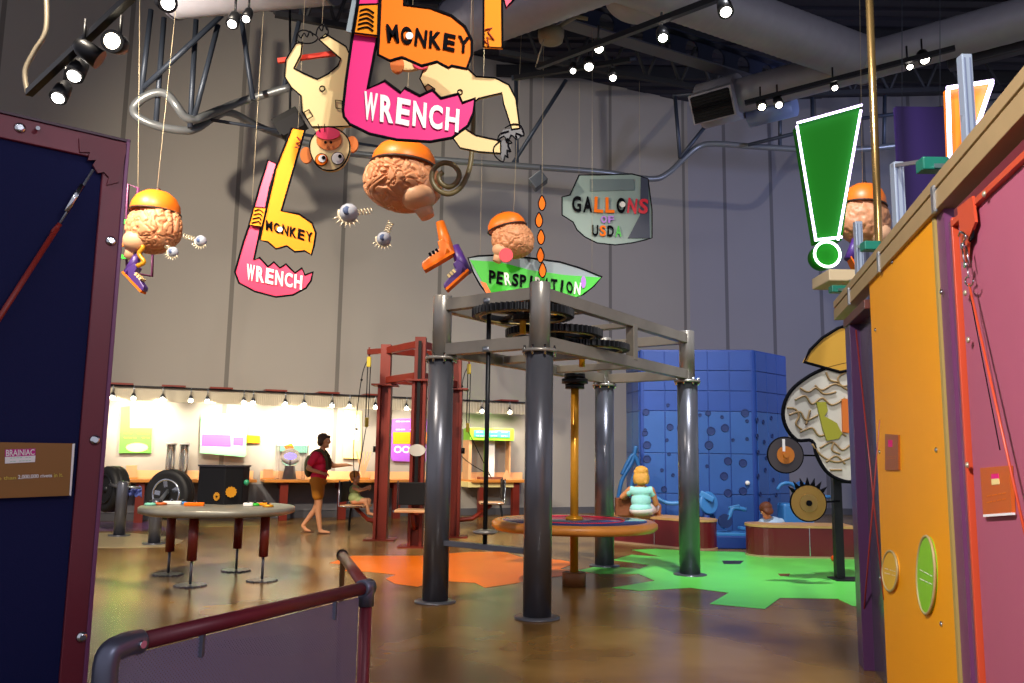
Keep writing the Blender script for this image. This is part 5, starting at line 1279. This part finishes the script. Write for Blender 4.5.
for i, (x0, y0, x1, y1) in enumerate(((700, 25, 1024, -60), (760, 40, 1100, 20), (820, 60, 1024, 48))):
    pass
for k in range(7):
    y = 8+k*2.0
    MB().box((6.5, y, 11.1), 14, .09, .3).build('ceiling_joist', M('joist'), None, label='dark steel joist under the ribbed ceiling at upper right', cat='joist', group='ceiling joists at upper right')
# hanging tube track (roller rail)
ry = 13.0
t = thing('ride_rail', 'long grey tube rail looping at upper left and running along the walls', 'rail', P(190, 130, ry))
seg = [(291,87,14.2),(240,102,14.2),(205,116,13.2),(193,119.5,13.0),(184,116,12.9),(176,105,12.8),(167,94.5,12.8),(155.5,93,12.8),(142,99,12.8),(134,108,12.8),(138,117,12.8),(157.5,126,12.9),(185,130.5,13.1),(199,127,13.3),(214,117,13.8),(232,113,14.6),(267,130,15.5),(320,147,16.2),(365,155,16.8),(440,160,17.3),(520,166,17.8),(600,172,18.3),(650,179,18.7),(668,173,18.8),(684,158,18.9),(700,146,18.9),(720,144,18.8),(760,147,18.6),(830,150,18.2),(900,145,17.8),(1040,120,17.2)]
MB().tube(smoothpath([P(*s_) for s_ in seg], 6), .07, 12).build('tube', mat('rail tube', '74787c', .35, .4), t)
for (x0, y0, x1, y1, Y) in ((151,10,141,96,12.8),(164,18,156,122,12.9),(196,20,190,128,13.0),(218,25,194,118,13.0),(222,15,143,88,12.8),(305,-5,284,88,14.2),(516,78,517,168,17.8),(566,80,512,165,17.8),(675,96,680,158,18.8),(712,118,680,158,18.8),(253,100,238,-5,13.8),(780,100,780,147,18.5),(812,90,813,148,18.3),(885,85,884,146,17.9),(590,240,592,172,18.3)):
    if y0 > 200: continue
    MB().cyl(P(x0, y0, Y), P(x1, y1, Y), .045, n=8).build('support_strut', M('strut'), t)
MB().cyl(P(673, 96, 18.8), P(745, 88, 18.8), .05, n=8).build('support_strut', M('strut'), t)
MB().cyl(P(512, 78, 17.8), P(636, 58, 17.0), .06, n=8).build('support_strut', M('strut'), t)
MB().cyl(P(748, 145, 18.4), P(850, 120, 17.6), .045, n=8).build('support_strut', M('strut'), t)
MB().cyl(P(850, 120, 17.6), P(1000, 100, 17.2), .045, n=8).build('support_strut', M('strut'), t)
MB().cyl(P(400, 150, 16.9), P(200, 118, 13.4), .03, n=8).build('support_strut', M('strut'), t)

# lighting tracks and lamps
def lamp(px, py, Y, lab, r=.07, glow='lamp glow', tilt=(0, -.6, -1), grp=None, stem=.25, lit=True):
    p = P(px, py, Y); d = Vector(tilt).normalized()
    t = thing('ceiling_spotlight', lab, 'lamp', p-Vector((0, 0, r)), grp)
    MB().lathe(p-d*.22, [(r*.5, 0), (r*.9, .05), (r, .12), (r*1.05, .22)], 24, axis=d).build('lamp_can', M('black metal'), t)
    if lit: MB().lathe(p, [(r*.72, 0), (r*.6, .02), (.002, .04)], 24, axis=d).build('lens', M(glow), t)
    MB().cyl(p-d*.15, p-d*.15+Vector((0, 0, stem)), .015, n=8).build('stem', M('black metal'), t)
t = thing('lighting_track', 'black lighting track running up from the lower left lamps', 'track', P(60, 60, 6.5))
MB().bar(P(29, 93, 7.0), P(132, -4, 6.0), .06, .06).build('track_bar', M('black metal'), t)
MB().tube(smoothpath([P(28, 95, 7.0), P(25, 72, 7.0), P(34, 52, 7.0), P(46, 30, 7.0), P(46, -10, 7.0)]), .022, 8).build('feed_conduit', mat('conduit', '8c8270', .4, .5), t)
lamp(58, 98, 6.8, 'lowest lamp on the upper left track', .07); lamp(74, 76, 6.6, 'second lamp from the bottom of the upper left track', .075)
lamp(100, 60, 6.4, 'dark box lamp pointing away on the upper left track', .08, lit=False, tilt=(.8, .3, -.5)); lamp(112, 41, 6.2, 'brightest warm lamp on the upper left track', .085, 'lamp glow warm', tilt=(.1, -1, -.3))
lamp(168, 3, 7.5, 'lamp cut off by the top edge above the tube loop', .09, tilt=(.6, -.6, -.5)); lamp(232, 24, 9, 'left of two small lamps under the top left duct', .07); lamp(246, 19, 9.5, 'right of two small lamps under the top left duct', .06)
t = thing('lighting_track', 'black lighting track slanting up right across the ceiling centre', 'track', P(640, 30, 9.5))
MB().bar(P(538, 67, 11.5), P(745, -12, 8.0), .07, .07).build('track_bar', M('black metal'), t)
lamp(599, 49, 10.6, 'lamp on the central slanting track above the pair of lamps', .08); lamp(663, 38, 9.6, 'lamp in the middle of the central slanting track', .075); lamp(726, 12, 8.2, 'lamp nearest the top on the central slanting track', .08)
t = thing('lighting_track', 'short black lighting track left of the central ceiling', 'track', P(570, 70, 12))
MB().bar(P(514, 78, 12.5), P(630, 60, 12.0), .07, .07).build('track_bar', M('black metal'), t)
lamp(573, 71, 12.2, 'left lamp on the short central track', .06); lamp(589, 67, 12.0, 'middle larger lamp on the short central track', .09); lamp(613, 78, 12.0, 'right lamp hanging lowest on the short central track', .07)
t = thing('lighting_track', 'black lighting track below the long duct at upper right', 'track', P(840, 85, 12.5))
MB().bar(P(745, 103, 12.9), P(955, 48, 11.6), .07, .07).build('track_bar', M('black metal'), t)
lamp(762, 107, 12.8, 'left of two lamps below the long duct grille', .08, 'lamp glow warm'); lamp(779, 105, 12.7, 'right of two lamps below the long duct grille', .075); lamp(835, 88, 12.4, 'dim lamp between the two pairs below the long duct', .06)
lamp(910, 67, 12, 'small lamp left of the bright one at upper right', .06); lamp(925, 60, 11.9, 'bright lamp below the duct at upper right', .09)
t = thing('dome_fixture', 'off white round fixture hanging beneath the duct at top centre', 'fixture', P(553, 45, 12.5))
c = P(551, 36, 12.5); MB().lathe(c-Vector((0, 0, .12)), [(.1, 0), (.19, .03), (.21, .12), (.21, .2), (.12, .26), (.04, .28)], 32).build('shade', mat('off white', '9a917a', .5), t)
MB().cyl(c+Vector((.02, 0, .1)), P(578, 16, 12.5), .03).build('arm', M('off white'), t); MB().cyl(P(572, 16, 12.5), P(588, 19, 12.5), .03).build('arm', M('off white'), t)
MB().tube([P(547, 30, 12.4), P(540, 52, 12.4), P(536, 67, 12.4)], .012, 6).build('cord', M('string'), t)
t = thing('black_speaker', 'black box speaker behind the handle of the smaller wrench sign', 'speaker', P(289, 132, 13.5))
MB().obox(P(290, 124, 13.5), (.20, 0, .12), (0, .15, 0), (-.09, 0, .14)).build('cabinet', M('black'), t, bevel=.01)
MB().obox(P(290, 124, 13.34), (.17, 0, .10), (0, .01, 0), (-.07, 0, .11)).build('grille', mat('grille cloth', '1c1c20', .9), t)
MB().cyl(P(290, 124, 13.5), P(290, -40, 13.5), .02).build('pole', M('black metal'), t)

# ------------------------------------------------------------------ people
def caps(mb, pts, n=14):
    """pts: list of (Vector, r) chain"""
    for (a, ra), (b, rb) in zip(pts, pts[1:]):
        mb.tube([a, b], [ra, rb], n)
    for a, r in pts: mb.sphere(a, r, 12)
def hand(mb, wrist, d, palm_n, s=1.0, curl=.5, thumb=1):
    d = Vector(d).normalized(); nn = Vector(palm_n); nn = (nn-d*nn.dot(d)).normalized(); sd = d.cross(nn)
    w_ = Vector(wrist); pc = w_+d*.045*s
    R = Matrix((d, sd, nn)).transposed()
    mb.sphere(pc, (.05*s, .04*s, .016*s), 12, rot=R)
    for i, (o_, L_) in enumerate(((-.030, .062), (-.010, .074), (.010, .070), (.029, .054))):
        p0 = w_+d*.082*s+sd*o_*s; p1 = p0+(d*math.cos(curl*.5)+nn*math.sin(curl*.5))*L_*.45*s; p2 = p1+(d*math.cos(curl*1.5)+nn*math.sin(curl*1.5))*L_*.55*s
        caps(mb, [(p0-d*.02*s, .0085*s), (p0, .0088*s), (p1, .008*s), (p2, .0065*s)], 8)
    p0 = w_+d*.025*s-sd*.03*s*thumb; p1 = p0+(d*.6-sd*.8*thumb+nn*.2).normalized()*.035*s; p2 = p1+(d*.9-sd*.3*thumb+nn*.4).normalized()*.03*s
    caps(mb, [(p0, .011*s), (p1, .0095*s), (p2, .0075*s)], 8)
def head(mb, c, yaw, s=1.0, pitch=0):
    R = Matrix.Rotation(yaw, 3, 'Z') @ Matrix.Rotation(pitch, 3, 'X')   # local +Y forward
    f = lambda x, y, z: Vector(c)+R @ Vector((x*s, y*s, z*s))
    for p, r in (((0, -.01, .025), (.075, .095, .088)), ((0, .022, -.05), (.055, .066, .062)), ((0, .098, -.012), (.012, .02, .02)), ((0, .088, .008), (.009, .014, .03)), ((0, .078, -.05), (.024, .016, .007)), ((0, .077, -.061), (.021, .016, .007)), ((0, .07, -.088), (.02, .02, .016)), ((-.076, -.005, -.01), (.01, .02, .03)), ((.076, -.005, -.01), (.01, .02, .03))):
        mb.sphere(f(*p), tuple(q*s for q in r), 16, rot=R)
    return f, R
def eyes(f, R, s, par):
    for sx in (-1, 1):
        e_ = MB().sphere(f(sx*.03, .078, .012), .0125*s, 12).build('eye', M('white'), par)
        MB().sphere(f(sx*.03, .088, .012), .0055*s, 8).build('iris', mat('iris brown', '2c1a10', .2), e_)
        MB().sphere(f(sx*.03, .083, .035), (.016*s, .006*s, .004*s), 8, rot=R).build('eyebrow', M('brown hair'), par)
def body_obj(mb, name, m, par=None, vox=.008, sm=5, **k):
    return link(remesh(mb, name, vox, sm), name, m, par, **k)
V = Vector
# --- walking woman
B = Vector((P(314, 536, 14.9).x, 14.9, 0))
def J(x, y, z): return B+Vector((x, y, z))
mb = MB(); hc = J(.12, -.02, 1.60); f, R = head(mb, hc, -PI/2-.25, 1.05, -.12)
caps(mb, [(J(.10, 0, 1.52), .05), (J(.06, 0, 1.42), .055), (J(.03, 0, 1.36), .075)])
for c_, r in ((J(.03, 0, 1.27), (.13, .17, .15)), (J(.04, 0, 1.10), (.12, .14, .14)), (J(.03, 0, .95), (.135, .17, .13))): mb.sphere(c_, r, 18)
caps(mb, [(J(.0, -.19, 1.35), .055), (J(-.10, -.24, 1.13), .042), (J(-.04, -.26, 1.10), .038), (J(.14, -.22, 1.05), .028)])
hand(mb, J(.14, -.22, 1.05), (1, .1, -.15), (0, .3, -1), 1, .7, 1)
caps(mb, [(J(.06, .19, 1.35), .055), (J(.24, .20, 1.17), .042), (J(.50, .14, 1.19), .028)])
hand(mb, J(.50, .14, 1.19), (1, -.05, -.02), (0, -.2, -1), 1, .5, -1)
caps(mb, [(J(.03, -.09, .90), .10), (J(.08, -.09, .50), .062), (J(.07, -.09, .38), .058), (J(.12, -.09, .08), .036)])       # near leg, planted
caps(mb, [(J(.12, -.09, .06), .036), (J(.16, -.09, .035), .034), (J(.28, -.10, .022), .022)])
caps(mb, [(J(.02, .09, .90), .10), (J(.02, .09, .50), .062), (J(-.02, .09, .40), .056), (J(-.22, .09, .13), .034)])       # far leg trailing
caps(mb, [(J(-.22, .09, .11), .034), (J(-.17, .09, .05), .03), (J(-.10, .09, .025), .022)])
wo = body_obj(mb, 'person', M('skin'), None, .009, 4, label='woman in pink top and mustard shorts walking towards the toddler', cat='person')
eyes(f, R, 1.05, wo)
mb = MB(); mb.sphere(f(0, -.035, .05), (.097, .105, .085), 16, rot=R); mb.sphere(f(0, -.07, -.01), (.09, .06, .09), 16, rot=R); mb.sphere(f(0, .045, .088), (.07, .045, .03), 12, rot=R)
for sx in (-1, 1): mb.sphere(f(sx*.075, -.03, -.01), (.03, .05, .06), 12, rot=R)
for k in range(26):
    a = random.uniform(0, 2*PI); b_ = random.uniform(-.1, 1.2); mb.sphere(f(math.cos(a)*.085*math.cos(b_), -.035+math.sin(a)*.085*math.cos(b_)*(1 if math.sin(a) < 0 else .5), .05+.07*math.sin(b_)), .028, 8)
body_obj(mb, 'hair', M('brown hair'), wo, .009, 2)
mb = MB()
for c_, r in ((J(.03, 0, 1.28), (.148, .195, .145)), (J(.05, 0, 1.12), (.145, .165, .16)), (J(.04, 0, .99), (.15, .18, .09))): mb.sphere(c_, r, 18)
caps(mb, [(J(.0, -.17, 1.35), .075), (J(-.06, -.225, 1.22), .068)]); caps(mb, [(J(.05, .17, 1.35), .075), (J(.14, .20, 1.27), .068)])
body_obj(mb, 'top', M('pink shirt'), wo, .010, 4)
mb = MB(); mb.sphere(J(.03, 0, .90), (.152, .195, .12), 18)
caps(mb, [(J(.03, -.09, .90), .118), (J(.06, -.10, .66), .102)]); caps(mb, [(J(.02, .09, .90), .118), (J(.02, .10, .66), .102)])
body_obj(mb, 'shorts', M('mustard cloth'), wo, .010, 3)
mb = MB()
for sy in (-1, 1):
    mb.tube(smoothpath([J(.20, sy*.10, 1.10), J(.19, sy*.13, 1.28), J(.08, sy*.13, 1.44), J(-.08, sy*.14, 1.36), J(-.12, sy*.12, 1.10)]), .03, 8)
mb.sphere(J(-.15, 0, 1.16), (.075, .15, .20), 16)
body_obj(mb, 'backpack', M('olive cloth'), wo, .012, 3)
for q in ((J(.19, -.095, .0)), (J(-.13, .09, .0))):
    MB().sphere(q+V((0, 0, .012)), (.13, .045, .012), 14).build('sandal', mat('sandal', '5a2c14', .6), wo)
# --- toddler
B = S1+Vector((0, 0, .04))
mb = MB(); hc = J(-.02, -.02, .46); f, R = head(mb, hc, -PI/2-.5, .88)
caps(mb, [(J(-.03, 0, .38), .035), (J(-.03, 0, .32), .045)])
for c_, r in ((J(-.04, 0, .24), (.075, .1, .10)), (J(-.04, 0, .11), (.085, .105, .10))): mb.sphere(c_, r, 16)
caps(mb, [(J(-.03, -.10, .29), .034), (J(.07, -.11, .24), .028), (J(.19, -.06, .27), .020)]); hand(mb, J(.19, -.06, .27), (1, .1, .3), (0, 1, 0), .6, 1.0)
caps(mb, [(J(-.03, .10, .29), .034), (J(.07, .11, .24), .028), (J(.18, .03, .30), .020)]); hand(mb, J(.18, .03, .30), (1, 0, .3), (0, -1, 0), .6, 1.0, -1)
for sy, kx in ((-1, .17), (1, .2)):
    caps(mb, [(J(-.03, sy*.06, .06), .058), (J(kx, sy*.08, .07), .044), (J(kx+.02-.04*sy, sy*.09, -.12), .028)])
    caps(mb, [(J(kx+.02-.04*sy, sy*.09, -.14), .026), (J(kx+.11-.04*sy, sy*.09, -.16), .02)])
ch = body_obj(mb, 'person', M('skin'), None, .008, 4, label='small toddler in a green dress sitting on the pulley seat', cat='person')
eyes(f, R, .88, ch)
mb = MB(); mb.sphere(f(0, -.03, .045), (.088, .095, .08), 16, rot=R); mb.sphere(f(0, -.06, -.01), (.075, .045, .06), 12, rot=R)
body_obj(mb, 'hair', M('ginger hair'), ch, .008, 2)
mb = MB()
for c_, r in ((J(-.04, 0, .25), (.088, .115, .09)), (J(-.03, 0, .12), (.11, .13, .11)), (J(.05, 0, .08), (.11, .13, .06))): mb.sphere(c_, r, 16)
body_obj(mb, 'dress', M('green dress'), ch, .009, 3)
# --- seated woman seen from behind
sp_ = P(641, 515, 13.6); B = Vector((sp_.x, 13.6, .46))
mb = MB(); hc = J(.02, .06, .64); f, R = head(mb, hc, -.25, 1.0, -.35)
caps(mb, [(J(.02, .04, .56), .05), (J(.01, .02, .48), .07)])
for c_, r in ((J(0, 0, .38), (.17, .11, .12)), (J(0, -.01, .24), (.14, .11, .13)), (J(0, 0, .11), (.18, .15, .11))): mb.sphere(c_, r, 18)
caps(mb, [(J(-.17, 0, .42), .055), (J(-.30, .04, .30), .043), (J(-.16, .25, .26), .030)]); hand(mb, J(-.16, .25, .26), (.6, .8, 0), (0, 0, -1), 1, .6)
caps(mb, [(J(.17, 0, .42), .055), (J(.26, .06, .20), .043), (J(.18, .28, .18), .030)]); hand(mb, J(.18, .28, .18), (-.2, .9, 0), (0, 0, -1), 1, .6, -1)
caps(mb, [(J(.08, .02, .10), .09), (J(.32, .30, .14), .065), (J(.32, .36, -.25), .045), (J(.31, .40, -.40), .036), (J(.33, .52, -.435), .024)])
caps(mb, [(J(-.06, .04, .10), .09), (J(.08, .42, .12), .065), (J(.08, .46, -.25), .045), (J(.08, .48, -.40), .036), (J(.08, .60, -.435), .024)])
sw_ = body_obj(mb, 'person', M('skin tan'), None, .009, 4, label='blonde woman in aqua shirt seen from behind, seated on the left bench', cat='person')
eyes(f, R, 1.0, sw_)
mb = MB(); mb.sphere(f(0, -.04, .05), (.12, .125, .105), 16, rot=R); mb.sphere(f(0, -.09, -.06), (.125, .06, .12), 16, rot=R)
for sx in (-1, 1): mb.sphere(f(sx*.09, -.03, -.05), (.045, .06, .10), 12, rot=R)
for k in range(18): mb.sphere(f(random.uniform(-.11, .11), -.1, random.uniform(-.15, .08)), .032, 8)
body_obj(mb, 'hair', M('blonde hair'), sw_, .009, 2)
mb = MB()
for c_, r in ((J(0, 0, .39), (.185, .12, .10)), (J(0, -.01, .25), (.165, .13, .14)), (J(0, -.01, .12), (.185, .15, .11))): mb.sphere(c_, r, 18)
caps(mb, [(J(-.15, 0, .42), .062), (J(-.20, .01, .37), .056)]); caps(mb, [(J(.15, 0, .42), .062), (J(.195, .02, .35), .056)])
body_obj(mb, 'shirt', M('aqua shirt'), sw_, .010, 4)
mb = MB(); mb.sphere(J(.01, .0, .09), (.20, .165, .095), 18); caps(mb, [(J(.08, .02, .10), .105), (J(.25, .22, .13), .09)]); caps(mb, [(J(-.06, .04, .10), .105), (J(.04, .30, .12), .09)])
body_obj(mb, 'shorts', M('white cloth'), sw_, .010, 3)
# basket bag
p = P(624, 515, 13.8); p.z = .46
t = thing('basket_bag', 'brown woven bag on the bench left of the seated woman', 'bag', p)
mb = MB(); A = [(.13, .08), (.16, .10)]
mb.prism([p+V((-.13, -.08, 0)), p+V((.13, -.08, 0)), p+V((.13, .08, 0)), p+V((-.13, .08, 0))], (0, 0, .01))
mb.obox(p+V((0, 0, .14)), (.14, 0, 0), (0, .085, 0), (0, 0, .14)); mb.build('body', M('basket'), t, bevel=.03)
MB().tube([p+V((-.08+.16*k/12, -.09, .27+.08*math.sin(PI*k/12))) for k in range(13)], .01, 8).build('handle', mat('strap brown', '6a3c1c', .6), t)
# person behind right bench
B = Vector((P(769, 515, 12.75).x, 12.75, .0))
mb = MB(); hc = J(-.05, 0, .62); f, R = head(mb, hc, .3, .95, -.6)
caps(mb, [(J(-.02, .02, .55), .045), (J(.03, .05, .48), .06)])
for c_, r in ((J(.06, .06, .42), (.15, .12, .12)), (J(.08, .10, .26), (.13, .12, .14)), (J(.08, .12, .13), (.15, .15, .12))): mb.sphere(c_, r, 16)
for sx in (-1, 1):
    caps(mb, [(J(.06+sx*.14, .06, .46), .045), (J(.06+sx*.2, .2, .32), .036), (J(.06+sx*.12, .38, .32), .026)]); hand(mb, J(.06+sx*.12, .38, .32), (0, 1, 0), (0, 0, -1), .85, .5, sx)
    caps(mb, [(J(.08+sx*.08, .14, .12), .075), (J(.08+sx*.14, .45, .20), .055), (J(.08+sx*.14, .62, .05), .035), (J(.08+sx*.14, .72, .03), .022)])
cr_ = body_obj(mb, 'person', M('skin'), None, .010, 4, label='child with brown hair crouching behind the right bench', cat='person')
eyes(f, R, .95, cr_)
mb = MB(); mb.sphere(f(0, -.035, .045), (.096, .108, .09), 16, rot=R); mb.sphere(f(0, -.07, -.03), (.085, .05, .07), 14, rot=R)
body_obj(mb, 'hair', mat('auburn hair', '6a3418', .6, bump=.4, bscale=90), cr_, .009, 2)
mb = MB()
for c_, r in ((J(.06, .06, .43), (.17, .135, .115)), (J(.08, .10, .27), (.15, .135, .15))): mb.sphere(c_, r, 16)
for sx in (-1, 1): caps(mb, [(J(.06+sx*.13, .06, .46), .062), (J(.06+sx*.17, .12, .40), .056)])
body_obj(mb, 'shirt', mat('pale blue cloth', 'a8c4e0', .7), cr_, .010, 3)
mb = MB(); mb.sphere(J(.08, .12, .14), (.165, .165, .12), 14)
for sx in (-1, 1): caps(mb, [(J(.08+sx*.08, .14, .13), .088), (J(.08+sx*.13, .36, .18), .075)])
body_obj(mb, 'shorts', mat('navy cloth', '24305c', .7), cr_, .010, 3)
